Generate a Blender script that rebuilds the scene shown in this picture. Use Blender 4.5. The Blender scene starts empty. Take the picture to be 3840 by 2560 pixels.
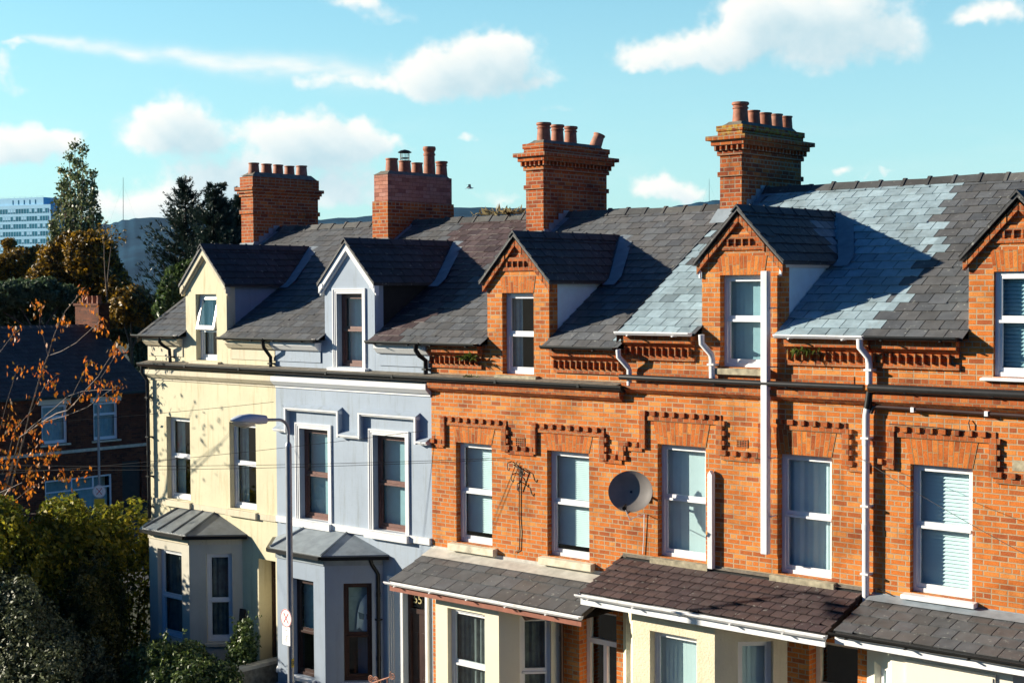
import bpy, math, random
import numpy as np
from mathutils import Vector, Matrix
S = bpy.context.scene
COL = S.collection
rad = math.radians
random.seed(7)
# ------------------------------------------------------------------ mesh builder
class MB:
    """collects faces (in a frame O + u*U + d*D + z*Z) for ONE mesh object"""
    def __init__(s, O=(0, 0, 0), U=(1, 0, 0), D=(0, 1, 0)):
        s.v = []; s.f = []; s.uv = {}; s.col = {}
        s.frame(O, U, D)
    def frame(s, O=(0, 0, 0), U=(1, 0, 0), D=(0, 1, 0)):
        s.O = Vector(O); s.U = Vector(U); s.D = Vector(D); return s
    def p(s, a):
        w = s.O + s.U * a[0] + s.D * a[1]; w.z += a[2]
        s.v.append(w); return len(s.v) - 1
    def face(s, pts, uv=None, col=None):
        i = [s.p(q) for q in pts]; s.f.append(i)
        if uv: s.uv[len(s.f) - 1] = uv
        if col: s.col[len(s.f) - 1] = col
    def box(s, x0, x1, y0, y1, z0, z1, col=None):
        if x1 < x0: x0, x1 = x1, x0
        if y1 < y0: y0, y1 = y1, y0
        if z1 < z0: z0, z1 = z1, z0
        c = [(x0,y0,z0),(x1,y0,z0),(x1,y1,z0),(x0,y1,z0),(x0,y0,z1),(x1,y0,z1),(x1,y1,z1),(x0,y1,z1)]
        k = len(s.v)
        for q in c: s.p(q)
        for q in ((0,1,5,4),(1,2,6,5),(2,3,7,6),(3,0,4,7),(4,5,6,7),(3,2,1,0)):
            s.f.append([k + t for t in q])
            if col: s.col[len(s.f) - 1] = col
    def prism(s, poly, vec):
        """poly: list of points, extruded along vec (all in the frame)"""
        n = len(poly); k = len(s.v)
        for q in poly: s.p(q)
        for q in poly: s.p((q[0] + vec[0], q[1] + vec[1], q[2] + vec[2]))
        s.f.append([k + i for i in range(n)][::-1]); s.f.append([k + n + i for i in range(n)])
        for i in range(n):
            j = (i + 1) % n; s.f.append([k + i, k + j, k + n + j, k + n + i])
    def bar(s, a, b, w, h):
        """box beam from a to b (world), w across, h up"""
        a = Vector(a); b = Vector(b); t = (b - a).normalized()
        up = Vector((0, 0, 1)) if abs(t.z) < .95 else Vector((0, 1, 0))
        r = t.cross(up).normalized(); u = r.cross(t)
        k = len(s.v)
        for q in (a, b):
            for i, j in ((-1,-1),(1,-1),(1,1),(-1,1)): s.v.append(q + r * (w/2*i) + u * (h/2*j))
        for q in ((0,1,5,4),(1,2,6,5),(2,3,7,6),(3,0,4,7),(4,5,6,7),(3,2,1,0)): s.f.append([k + t_ for t_ in q])
    def tube(s, pts, r, n=8, r1=None, cap=True):
        pts = [Vector(q) for q in pts]; m = len(pts); rings = []
        prev = None
        for i, q in enumerate(pts):
            t = (pts[min(i + 1, m - 1)] - pts[max(i - 1, 0)]).normalized()
            if prev is None:
                up = Vector((0, 0, 1)) if abs(t.z) < .9 else Vector((1, 0, 0))
                a = t.cross(up).normalized()
            else:
                a = (prev - t * prev.dot(t)).normalized()
            prev = a; b = t.cross(a)
            rr = r if r1 is None else r + (r1 - r) * i / max(1, m - 1)
            k = len(s.v)
            for j in range(n):
                w = 2 * math.pi * j / n; s.v.append(q + a * (rr * math.cos(w)) + b * (rr * math.sin(w)))
            rings.append(k)
        for i in range(m - 1):
            for j in range(n):
                j2 = (j + 1) % n; s.f.append([rings[i] + j, rings[i] + j2, rings[i+1] + j2, rings[i+1] + j])
        if cap:
            s.f.append([rings[0] + j for j in range(n)][::-1]); s.f.append([rings[-1] + j for j in range(n)])
    def lathe(s, c, prof, n=16, axis=None):
        c = Vector(c); ax = Vector(axis or (0, 0, 1)).normalized()
        a = ax.cross(Vector((1, 0, 0)) if abs(ax.x) < .9 else Vector((0, 1, 0))).normalized(); b = ax.cross(a)
        rings = []
        for r, h in prof:
            k = len(s.v)
            for j in range(n):
                w = 2 * math.pi * j / n; s.v.append(c + ax * h + a * (r * math.cos(w)) + b * (r * math.sin(w)))
            rings.append(k)
        for i in range(len(prof) - 1):
            for j in range(n):
                j2 = (j + 1) % n; s.f.append([rings[i] + j, rings[i] + j2, rings[i+1] + j2, rings[i+1] + j])
    def build(s, name, mat, parent=None, smooth=False, base=None, bevel=0):
        root = parent
        while root is not None and root.parent is not None: root = root.parent
        o3 = Vector(root.location) if root is not None else Vector(base or (0, 0, 0))
        me = bpy.data.meshes.new(name)
        me.from_pydata([tuple(q - o3) for q in s.v], [], s.f)
        if s.uv:
            L = me.uv_layers.new(name='UVMap')
            for fi, uv in s.uv.items():
                for li, t in zip(me.polygons[fi].loop_indices, uv): L.data[li].uv = t
        if s.col:
            A = me.color_attributes.new('Col', 'FLOAT_COLOR', 'CORNER')
            A.data.foreach_set('color', [.045, .046, .05, 1.0] * len(A.data))
            for fi, c in s.col.items():
                for li in me.polygons[fi].loop_indices: A.data[li].color = (c[0], c[1], c[2], 1)
        me.materials.append(mat)
        if smooth:
            me.polygons.foreach_set('use_smooth', [True] * len(me.polygons))
        o = bpy.data.objects.new(name, me); COL.objects.link(o)
        if parent is not None: o.parent = parent
        else: o.location = o3
        if bevel:
            b = o.modifiers.new('bevel', 'BEVEL'); b.width = bevel; b.segments = 1; b.limit_method = 'ANGLE'
        if smooth:
            m = o.modifiers.new('split', 'EDGE_SPLIT'); m.split_angle = rad(40)
        return o
def tag(o, label=None, cat=None, group=None, kind=None):
    if label: o['label'] = label
    if cat: o['category'] = cat
    if group: o['group'] = group
    if kind: o['kind'] = kind
    return o
def empty(name, loc, label, cat, group=None):
    o = bpy.data.objects.new(name, None); COL.objects.link(o); o.location = loc
    o.empty_display_size = .3
    return tag(o, label, cat, group)
# ------------------------------------------------------------------ materials
class NT:
    def __init__(s, name):
        s.m = bpy.data.materials.new(name); s.m.use_nodes = True
        s.t = s.m.node_tree; s.t.nodes.clear()
        s.out = s.n('ShaderNodeOutputMaterial')
    def n(s, ty, **kw):
        o = s.t.nodes.new(ty)
        for k, v in kw.items():
            if k[0] == 'i' and k[1:].isdigit(): s.put(o.inputs[int(k[1:])], v)
            else: setattr(o, k, v)
        return o
    def put(s, sock, v):
        if hasattr(v, 'is_output') or isinstance(v, bpy.types.NodeSocket): s.t.links.new(v, sock)
        else: sock.default_value = v
    def math(s, op, a, b=0.0, clamp=False):
        o = s.n('ShaderNodeMath', operation=op, use_clamp=clamp); s.put(o.inputs[0], a); s.put(o.inputs[1], b); return o.outputs[0]
    def noise(s, vec, scale, detail=3, rough=.55):
        o = s.n('ShaderNodeTexNoise'); s.put(o.inputs['Vector'], vec); o.inputs['Scale'].default_value = scale
        o.inputs['Detail'].default_value = detail; o.inputs['Roughness'].default_value = rough; return o.outputs['Fac']
    def ramp(s, fac, stops, interp='LINEAR'):
        o = s.n('ShaderNodeValToRGB'); s.put(o.inputs[0], fac); cr = o.color_ramp; cr.interpolation = interp
        while len(cr.elements) < len(stops): cr.elements.new(.5)
        for e, (p, c) in zip(cr.elements, stops):
            e.position = p; e.color = (c[0], c[1], c[2], 1) if hasattr(c, '__len__') else (c, c, c, 1)
        return o.outputs[0]
    def mix(s, fac, a, b, blend='MIX'):
        o = s.n('ShaderNodeMix', data_type='RGBA', blend_type=blend)
        s.put(o.inputs[0], fac)
        for k, v in ((6, a), (7, b)):
            if isinstance(v, tuple): v = (v[0], v[1], v[2], 1)
            s.put(o.inputs[k], v)
        return o.outputs[2]
    def pos(s):
        return s.n('ShaderNodeNewGeometry').outputs['Position']
    def bump(s, h, strength=.3, dist=.02):
        o = s.n('ShaderNodeBump'); s.put(o.inputs['Height'], h); o.inputs['Strength'].default_value = strength; o.inputs['Distance'].default_value = dist
        return o.outputs[0]
    def princ(s, color, rough=.6, normal=None, spec=.4, metal=0):
        b = s.n('ShaderNodeBsdfPrincipled')
        if isinstance(color, tuple): color = (color[0], color[1], color[2], 1)
        s.put(b.inputs['Base Color'], color); s.put(b.inputs['Roughness'], rough); s.put(b.inputs['Metallic'], metal)
        b.inputs['Specular IOR Level'].default_value = spec
        if normal is not None: s.put(b.inputs['Normal'], normal)
        s.t.links.new(b.outputs[0], s.out.inputs[0]); return b
def m_plain(name, c, rough=.5, var=.12, scale=6, spec=.4, metal=0, bump=.0):
    t = NT(name); p = t.pos()
    n = t.noise(p, scale, 4)
    k = t.ramp(n, [(.3, 1 - var), (.7, 1 + var)])
    col = t.mix(1, c, k, 'MULTIPLY')
    t.princ(col, rough, t.bump(t.noise(p, scale * 8), bump, .01) if bump else None, spec, metal)
    return t.m
def wallcoords(t):
    """(horizontal, vertical) coordinates on upright faces, in metres"""
    g = t.n('ShaderNodeNewGeometry')
    sp = t.n('ShaderNodeSeparateXYZ', i0=g.outputs['Position']).outputs
    sn = t.n('ShaderNodeSeparateXYZ', i0=g.outputs['True Normal']).outputs
    ax = t.math('ABSOLUTE', sn[0]); ay = t.math('ABSOLUTE', sn[1])
    sel = t.math('GREATER_THAN', ax, ay)
    # canted faces: use a rotated coordinate so that bricks keep their length
    h = t.math('ADD', t.math('MULTIPLY', sp[0], t.math('SUBTRACT', 1, sel)), t.math('MULTIPLY', sp[1], sel))
    up = t.math('GREATER_THAN', t.math('ABSOLUTE', sn[2]), .75)
    v = t.math('ADD', t.math('MULTIPLY', sp[2], t.math('SUBTRACT', 1, up)), t.math('MULTIPLY', sp[1], up))
    return h, v, g.outputs['Position']
def m_brick(name, dark, mid, light, mortar, bw=.235, rh=.0778, ms=.006, uv=False, stain=.5, header=True, lichen=None):
    t = NT(name)
    if uv:
        pos = t.pos(); vec = t.n('ShaderNodeUVMap').outputs[0]
    else:
        h, v, pos = wallcoords(t)
        vec = t.n('ShaderNodeCombineXYZ', i0=h, i1=v).outputs[0]
    wob = t.n('ShaderNodeTexNoise'); t.put(wob.inputs['Vector'], pos); wob.inputs['Scale'].default_value = 9
    wv = t.n('ShaderNodeVectorMath', operation='MULTIPLY_ADD'); t.put(wv.inputs[0], wob.outputs['Color'])
    wv.inputs[1].default_value = (.012, .010, 0); t.put(wv.inputs[2], vec)
    b = t.n('ShaderNodeTexBrick', offset=.5, offset_frequency=2, squash=.5 if header else 1, squash_frequency=5)
    t.put(b.inputs['Vector'], wv.outputs[0])
    b.inputs['Color1'].default_value = (0, 0, 0, 1); b.inputs['Color2'].default_value = (1, 1, 1, 1); b.inputs['Mortar'].default_value = (.5, .5, .5, 1)
    b.inputs['Scale'].default_value = 1; b.inputs['Mortar Size'].default_value = ms; b.inputs['Mortar Smooth'].default_value = .25
    b.inputs['Bias'].default_value = 0; b.inputs['Brick Width'].default_value = bw; b.inputs['Row Height'].default_value = rh
    rnd = t.n('ShaderNodeSeparateColor', i0=b.outputs['Color']).outputs[0]
    fine = t.noise(pos, 55, 3); big = t.noise(pos, 1.1, 4, .6)
    rnd2 = t.math('ADD', rnd, t.math('MULTIPLY', t.math('SUBTRACT', t.noise(pos, 7, 2), .5), .45))
    col = t.ramp(rnd2, [(.0, dark), (.34, mid), (.66, mid), (1.0, light)])
    col = t.mix(1, col, t.ramp(fine, [(.25, .62), (.5, 1.0), (.8, 1.12)]), 'MULTIPLY')
    hue = t.noise(pos, 2.6, 4, .65)
    col = t.mix(t.ramp(hue, [(.35, .0), (.75, .45)]), col, t.mix(1, col, (.88, .98, 1.5), 'MULTIPLY'))
    col = t.mix(t.ramp(t.noise(pos, 4.3, 3, .6), [(.5, .0), (.68, .42)]), col, t.mix(1, col, (.60, .58, .62), 'MULTIPLY'))
    mcol = t.mix(t.noise(pos, 14), mortar, tuple(c * .62 for c in mortar))
    fac = b.outputs['Fac']
    col = t.mix(fac, col, mcol)
    col = t.mix(t.math('MULTIPLY', t.ramp(big, [(.48, 0.0), (.72, 1.0)]), stain), col, t.mix(1, col, (.42, .36, .34), 'MULTIPLY'))
    if not uv:
        smp = t.n('ShaderNodeMapping'); t.put(smp.inputs[0], pos); smp.inputs['Scale'].default_value = (6, 6, .5)
        k2 = t.math('MULTIPLY', t.ramp(t.noise(smp.outputs[0], 1.0, 5, .7), [(.54, 0.), (.74, 1.)]), stain * .8)
        col = t.mix(k2, col, t.mix(1, col, (.45, .42, .42), 'MULTIPLY'))
    if lichen:
        spz = t.n('ShaderNodeSeparateXYZ', i0=pos).outputs[2]
        k = t.math('MULTIPLY', t.ramp(t.noise(pos, 9, 3), [(.45, 0.), (.62, 1.)]), t.ramp(t.math('SUBTRACT', spz, lichen - .0), [(0.0, 0.), (.25, .75)]))
        col = t.mix(k, col, (.42, .30, .035))
    hgt = t.math('ADD', t.math('MULTIPLY', t.math('SUBTRACT', 1, fac), 1.0), t.math('MULTIPLY', fine, .5))
    t.princ(col, .85, t.bump(hgt, .7, .012), .2)
    return t.m
def m_render(name, c, var=.07, rough=.8, bump=.25, bscale=60, stain=(.6, .55, .42), amount=.25, lines=0):
    t = NT(name); p = t.pos()
    n = t.noise(p, 1.3, 5, .65)
    col = t.mix(1, c, t.ramp(n, [(.3, 1 - var), (.7, 1 + var)]), 'MULTIPLY')
    mp = t.n('ShaderNodeMapping'); t.put(mp.inputs[0], p); mp.inputs['Scale'].default_value = (7, 7, .7)
    st = t.math('MULTIPLY', t.ramp(t.noise(mp.outputs[0], 1.2, 5, .7), [(.52, 0.), (.75, 1.)]), amount)
    col = t.mix(st, col, t.mix(1, col, stain, 'MULTIPLY'))
    sp = t.math('MULTIPLY', t.ramp(t.noise(p, 28, 2), [(.68, 0.), (.76, 1.)]), amount * 1.2)
    col = t.mix(sp, col, t.mix(1, col, tuple(x * .8 for x in stain), 'MULTIPLY'))
    h = t.noise(p, bscale, 3)
    if lines:
        z = t.n('ShaderNodeSeparateXYZ', i0=p).outputs[2]
        fr = t.math('FRACT', t.math('DIVIDE', z, lines))
        ln = t.math('LESS_THAN', fr, .03)
        h = t.math('SUBTRACT', h, t.math('MULTIPLY', ln, 1.2))
    t.princ(col, rough, t.bump(h, bump, .01), .25)
    return t.m
def m_slate(name, rough=.55, lichen=.55):
    t = NT(name); p = t.pos()
    g = t.n('ShaderNodeNewGeometry'); a = t.n('ShaderNodeVertexColor', layer_name='Col')
    r = g.outputs['Random Per Island']
    col = t.mix(1, a.outputs[0], t.ramp(r, [(0, .82), (.5, 1.0), (1, 1.18)]), 'MULTIPLY')
    col = t.mix(1, col, t.ramp(t.noise(p, 5, 4, .7), [(.3, .78), (.7, 1.2)]), 'MULTIPLY')
    col = t.mix(t.math('MULTIPLY', t.ramp(t.noise(p, 13, 3, .65), [(.64, 0.), (.70, 1.)]), lichen), col, (.40, .41, .37))
    col = t.mix(t.math('MULTIPLY', t.ramp(t.noise(p, 1.6, 3, .6), [(.5, 0.), (.75, 1.)]), .35), col, t.mix(1, col, (.6, .52, .44), 'MULTIPLY'))
    t.princ(col, t.math('ADD', t.math('MULTIPLY', t.noise(p, 20), .25), rough - .12), t.bump(t.noise(p, 40, 4), .25, .01), .35)
    return t.m
def m_glass(name, tint=(.80, .95, .98), refl=.05):
    t = NT(name)
    tr = t.n('ShaderNodeBsdfTransparent'); tr.inputs[0].default_value = (*tint, 1)
    gl = t.n('ShaderNodeBsdfGlossy'); gl.inputs['Roughness'].default_value = .02
    p = t.pos(); t.put(gl.inputs['Normal'], t.bump(t.noise(p, 1.5, 2), .06, .05))
    lw = t.n('ShaderNodeLayerWeight'); lw.inputs[0].default_value = .5
    fc = t.math('POWER', lw.outputs['Facing'], 3.0)
    mx = t.n('ShaderNodeMixShader'); t.put(mx.inputs[0], t.math('ADD', t.math('MULTIPLY', fc, .6), refl, True))
    t.t.links.new(tr.outputs[0], mx.inputs[1]); t.t.links.new(gl.outputs[0], mx.inputs[2]); t.t.links.new(mx.outputs[0], t.out.inputs[0])
    return t.m
def m_leaf(name, stops, rough=.45, trans=.35, spec=.4):
    t = NT(name)
    g = t.n('ShaderNodeNewGeometry'); r = g.outputs['Random Per Island']
    k = t.math('ADD', t.math('MULTIPLY', r, .75), t.math('MULTIPLY', t.noise(g.outputs['Position'], .9, 2), .25))
    col = t.ramp(k, stops)
    b = t.n('ShaderNodeBsdfPrincipled'); t.put(b.inputs['Base Color'], col); b.inputs['Roughness'].default_value = rough; b.inputs['Specular IOR Level'].default_value = spec
    tl = t.n('ShaderNodeBsdfTranslucent'); t.put(tl.inputs[0], col)
    mx = t.n('ShaderNodeMixShader'); mx.inputs[0].default_value = trans
    t.t.links.new(b.outputs[0], mx.inputs[1]); t.t.links.new(tl.outputs[0], mx.inputs[2]); t.t.links.new(mx.outputs[0], t.out.inputs[0])
    return t.m
BR = dict(dark=(.36, .088, .024), mid=(.60, .165, .026), light=(.70, .27, .06), mortar=(.50, .37, .23), ms=.0095, stain=.75)
M = {}
M['brick'] = m_brick('brick', **BR)
M['arch_brick'] = m_brick('arch_brick', dark=(.30, .07, .018), mid=(.52, .135, .024), light=(.62, .21, .04), mortar=(.42, .29, .15), uv=True, header=False, stain=.2)
M['corbel_brick'] = m_brick('corbel_brick', dark=(.24, .06, .02), mid=(.44, .11, .025), light=(.55, .18, .04), mortar=(.36, .25, .15), bw=.1175, header=False, stain=.6)
M['chimney_brick'] = m_brick('chimney_brick', dark=(.22, .042, .014), mid=(.42, .088, .016), light=(.54, .15, .028), mortar=(.44, .32, .21), stain=.8, ms=.009)
M['lichen_brick'] = m_brick('lichen_brick', dark=(.20, .042, .015), mid=(.40, .085, .017), light=(.52, .15, .03), mortar=(.40, .30, .20), stain=.8, ms=.009, lichen=11.25)
M['pink_brick'] = m_brick('pink_brick', dark=(.30, .11, .07), mid=(.46, .19, .12), light=(.52, .25, .17), mortar=(.25, .10, .06), bw=.22, rh=.085, ms=.004, stain=.15, header=False)
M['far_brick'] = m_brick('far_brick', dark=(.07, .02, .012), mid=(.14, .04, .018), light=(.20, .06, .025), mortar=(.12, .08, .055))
M['cream'] = m_render('cream_render', (.64, .585, .405), stain=(.62, .55, .38), amount=.75)
M['creamtrim'] = m_render('cream_trim', (.62, .555, .41), stain=(.5, .45, .32), amount=.5)
M['bluegrey'] = m_render('bluegrey_render', (.335, .395, .47), amount=.55, bump=.3, lines=.42)
M['baybeige'] = m_render('bay_beige', (.56, .53, .44), amount=.2)
M['bluedark'] = m_render('bluegrey_bay', (.30, .36, .44), amount=.3)
M['whitetrim'] = m_render('white_trim', (.72, .73, .73), var=.03, amount=.12, bump=.08)
M['bay_cream'] = m_render('bay_cream', (.80, .73, .55), var=.03, amount=.1, bump=.1)
M['bay_white'] = m_render('bay_white', (.80, .75, .62), var=.02, amount=.06, bump=.06)
M['roughcast'] = m_render('roughcast', (.74, .66, .47), var=.08, bump=1.0, bscale=26, amount=.3)
M['upvc'] = m_plain('white_upvc', (.80, .81, .82), .3, .02)
M['gutterwhite'] = m_render('white_plastic', (.72, .72, .73), var=.06, rough=.4, bump=.02, stain=(.62, .60, .52), amount=.6)
M['brownwood'] = m_plain('brown_wood', (.16, .075, .06), .45, .15, 10)
M['redwood'] = m_plain('red_fascia', (.26, .09, .055), .6, .2, 9)
M['black'] = m_plain('black_iron', (.009, .0095, .010), .35, .2, 8)
M['darkpipe'] = m_plain('dark_pipe', (.022, .021, .021), .35, .2, 8)
M['lead'] = m_plain('lead', (.24, .28, .31), .5, .2, 5, bump=.2)
M['leadroof'] = m_plain('lead_roof', (.17, .19, .20), .42, .25, 4, bump=.25)
M['leadlight'] = m_plain('lead_flashing', (.48, .46, .41), .5, .2, 5, bump=.2)
M['slate'] = m_slate('slate')
M['ridge'] = m_slate('ridge_tile', .7, .4)
M['pot'] = m_plain('terracotta', (.30, .105, .055), .7, .3, 12, bump=.15)
M['potpale'] = m_plain('terracotta_pale', (.36, .16, .10), .7, .3, 12, bump=.15)
M['mortar'] = m_plain('mortar_cap', (.17, .15, .12), .9, .35, 12, bump=.4)
M['stone'] = m_plain('stone_sill', (.33, .29, .20), .85, .4, 9, bump=.4)
M['palestone'] = m_plain('painted_sill', (.62, .56, .42), .75, .2, 7, bump=.2)
M['cheek'] = m_plain('pale_board', (.62, .82, .90), .45, .05)  # white board; the blue of its sky-lit shade is in the colour
M['glass'] = m_glass('glass')
M['blind'] = m_plain('white_blind', (.82, .83, .80), .6, .03)
M['blindblue'] = m_plain('pale_blind', (.44, .56, .58), .6, .06)
M['curtain'] = m_plain('curtain', (.16, .15, .14), .8, .3, 6)
M['net'] = m_plain('net_curtain', (.36, .42, .42), .8, .15, 6)
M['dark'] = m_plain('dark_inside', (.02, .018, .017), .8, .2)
M['doorbrown'] = m_plain('dark_door', (.045, .022, .018), .4, .2, 5)
M['galv'] = m_plain('grey_steel', (.30, .32, .35), .38, .12, 8, .5, .35)
M['lampgrey'] = m_plain('lamp_grey', (.52, .56, .62), .35, .05)
M['lampglass'] = m_plain('lamp_cover', (.60, .56, .44), .15, .1, spec=.6)
M['signwhite'] = m_plain('sign_white', (.80, .80, .80), .4, .02)
M['signred'] = m_plain('sign_red', (.55, .03, .03), .4, .03)
M['signblack'] = m_plain('sign_black', (.03, .03, .03), .4, .03)
M['signgrey'] = m_plain('sign_grey', (.45, .45, .45), .4, .03)
M['yellow'] = m_plain('yellow_plate', (.65, .45, .03), .4, .05)
M['dish'] = m_plain('dish_grey', (.20, .182, .168), .45, .1)
M['gold'] = m_plain('gold_number', (.45, .38, .18), .4, .1)
M['wire'] = m_plain('cable', (.02, .02, .02), .6, .1)
M['bark'] = m_plain('bark', (.10, .07, .05), .9, .4, 14, bump=.4)
M['darkbark'] = m_plain('dark_bark', (.022, .018, .014), .9, .3, 14)
M['twig'] = m_plain('pale_twig', (.20, .15, .125), .6, .35, 14)
M['asphalt'] = m_plain('asphalt', (.05, .05, .052), .9, .25, 3, bump=.3)
M['paving'] = m_plain('paving', (.12, .115, .11), .9, .2, 2, bump=.2)
M['earth'] = m_plain('earth', (.03, .034, .018), .95, .4, .5, bump=.3)
SUN_E = 5.0; SKY_S = .095; SKY_TINT = (.60, 1.06, 1.10); CLOUD = 5.6; EXPO = 1.0; HAZE = .000028
# ------------------------------------------------------------------ house pieces
def wallgrid(mb, u0, u1, z0, z1, ops, rev=.11, d=0.0):
    """front face at depth d with openings (u0,u1,z0,z1) and their reveals"""
    us = sorted({u0, u1} | {o[i] for o in ops for i in (0, 1)}); us = [u for u in us if u0 - 1e-6 <= u <= u1 + 1e-6]
    zs = sorted({z0, z1} | {o[i] for o in ops for i in (2, 3)}); zs = [z for z in zs if z0 - 1e-6 <= z <= z1 + 1e-6]
    for a, b in zip(us, us[1:]):
        for c, e in zip(zs, zs[1:]):
            mu, mz = (a + b) / 2, (c + e) / 2
            if any(o[0] < mu < o[1] and o[2] < mz < o[3] for o in ops): continue
            mb.face([(a, d, c), (b, d, c), (b, d, e), (a, d, e)])
    for o in ops:
        if len(o) > 4: r = o[4]
        else: r = rev
        if not r: continue
        a, b, c, e = o[:4]
        mb.face([(a, d, c), (a, d, e), (a, d + r, e), (a, d + r, c)])
        mb.face([(b, d, c), (b, d + r, c), (b, d + r, e), (b, d, e)])
        mb.face([(a, d, e), (b, d, e), (b, d + r, e), (a, d + r, e)])
        mb.face([(a, d, c), (a, d + r, c), (b, d + r, c), (b, d, c)])
def frame_box(mb, u0, u1, z0, z1, w, d0, d1, wb=None):
    wb = wb or w
    mb.box(u0, u0 + w, d0, d1, z0, z1); mb.box(u1 - w, u1, d0, d1, z0, z1)
    mb.box(u0 + w, u1 - w, d0, d1, z1 - w, z1); mb.box(u0 + w, u1 - w, d0, d1, z0, z0 + wb)
def window(par, fr, u0, u1, z0, z1, d=.1, mat='upvc', blind='venetian', rail=.5, lower=True, sill=None, tilt=0, bmat='blind', top_vent=False, label=None):
    """sash window standing in an opening; returns the part"""
    e = .004; u0 += e; u1 -= e; z0 += e; z1 -= e
    mb = MB(*fr); fw = .05
    zr = z0 + (z1 - z0) * rail
    frame_box(mb, u0, u1, z0, z1, fw, d, d + .07, .06)
    panes = MB(*fr)
    g = .002
    # upper sash (nearer the street), meeting rail and lower sash
    if not tilt:
        frame_box(mb, u0 + fw + g, u1 - fw - g, zr - .01, z1 - fw - g, .042, d + .006, d + .05, .055)
        panes.face([(u0 + fw + .04, d + .028, zr + .03), (u1 - fw - .04, d + .028, zr + .03), (u1 - fw - .04, d + .028, z1 - fw - .035), (u0 + fw + .04, d + .028, z1 - fw - .035)])
    frame_box(mb, u0 + fw + g, u1 - fw - g, z0 + .06 + g, zr - .012, .042, d + .022, d + .062, .06)
    panes.face([(u0 + fw + .04, d + .044, z0 + .1), (u1 - fw - .04, d + .044, z0 + .1), (u1 - fw - .04, d + .044, zr - .045), (u0 + fw + .04, d + .044, zr - .045)])
    mb.box(u0 + fw + .01, u1 - fw - .01, d - .018, d + .02, zr - .052, zr - .013)      # meeting rail nosing
    if top_vent:
        mb.box(u0 + .14, u1 - .1, d - .03, d - .001, z1 - fw + .004, z1 - fw + .034)
    w = mb.build('window', M[mat], par)
    if label: w['label'] = label
    panes.build('pane', M['glass'], w)
    if tilt:
        t = MB(*fr); pn = MB(*fr)
        # top-hung sash swung out at the bottom
        h = z1 - fw - zr; L = h
        def q(u, s, dd): return (u, d - math.sin(tilt) * s + math.cos(tilt) * dd, z1 - fw - math.cos(tilt) * s + math.sin(tilt) * dd * -1)
        a, b = u0 + fw, u1 - fw
        for (ua, ub, sa, sb) in ((a, a + .06, 0, L), (b - .06, b, 0, L), (a + .06, b - .06, 0, .06), (a + .06, b - .06, L - .08, L)):
            t.prism([q(ua, sa, 0), q(ub, sa, 0), q(ub, sb, 0), q(ua, sb, 0)], Vector(q(0, 0, .05)) - Vector(q(0, 0, 0)))
        pn.face([q(a + .05, .05, .02), q(b - .05, .05, .02), q(b - .05, L - .07, .02), q(a + .05, L - .07, .02)])
        t.build('open_sash', M[mat], w); pn.build('pane', M['glass'], w)
    bu0, bu1, bz0, bz1 = u0 + .03, u1 - .03, z0 + .04, z1 - .04
    bd = d + .15
    if blind:
        bm = MB(*fr)
        if blind in ('venetian', 'wide_venetian'):
            pit = .034 if blind == 'venetian' else .055
            z = bz1
            lo = bz0 + (.16 if blind == 'venetian' else .05)
            while z > lo:
                bm.face([(bu0, bd - .012, z - pit * .93), (bu1, bd - .012, z - pit * .93), (bu1, bd + .012, z), (bu0, bd + .012, z)]); z -= pit
        elif blind == 'vertical':
            u = bu0; k = 0
            while u < bu1 - .01:
                uu = min(u + .086, bu1); j = random.uniform(-.006, .006)
                bm.face([(u, bd - .006 + j, bz0), (uu, bd + .006 + j, bz0), (uu, bd + .006, bz1), (u, bd - .006, bz1)]); u += .082; k += 1
        elif blind in ('curtain', 'net', 'sides'):
            am = .004 if blind == 'net' else .018; sd0 = random.uniform(0, 6)
            spans = [(bu0, bu1)] if blind != 'sides' else [(bu0, bu0 + (bu1 - bu0) * .34)]
            for a, b in spans:
                n = max(6, int((b - a) / .025)); pr = None
                for i in range(n + 1):
                    u = a + (b - a) * i / n; dd = bd + am * math.sin(i * 1.35) + .008 * math.sin(i * .6 + sd0)
                    if pr: bm.face([(pr[0], pr[1], bz0), (u, dd, bz0), (u, dd, bz1), (pr[0], pr[1], bz1)])
                    pr = (u, dd)
        elif blind == 'roman':
            bm.box(bu0, bu1, bd, bd + .01, bz0 + (bz1 - bz0) * .42, bz1)
            for zz in (.55, .7, .85): bm.box(bu0, bu1, bd - .012, bd, bz0 + (bz1 - bz0) * zz, bz0 + (bz1 - bz0) * zz + .02)
        bm.build('curtain' if blind in ('curtain', 'net', 'sides') else 'blind', M[bmat], w)
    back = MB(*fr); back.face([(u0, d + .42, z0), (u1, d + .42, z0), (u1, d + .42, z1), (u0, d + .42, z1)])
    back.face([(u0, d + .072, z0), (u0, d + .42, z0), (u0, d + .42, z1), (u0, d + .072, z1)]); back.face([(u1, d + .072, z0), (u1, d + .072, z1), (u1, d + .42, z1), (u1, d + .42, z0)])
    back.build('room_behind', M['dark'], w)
    if sill:
        sb = MB(*fr); m, over, proj, th = sill
        sb.prism([(u0 - over, -proj, z0 - th), (u0 - over, -proj, z0 - .025), (u0 - over, d - .002, z0 - .004), (u0 - over, d - .002, z0 - th)], (u1 - u0 + 2 * over, 0, 0))
        sb.build('sill', M[m], w, bevel=.008)
    return w
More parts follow.
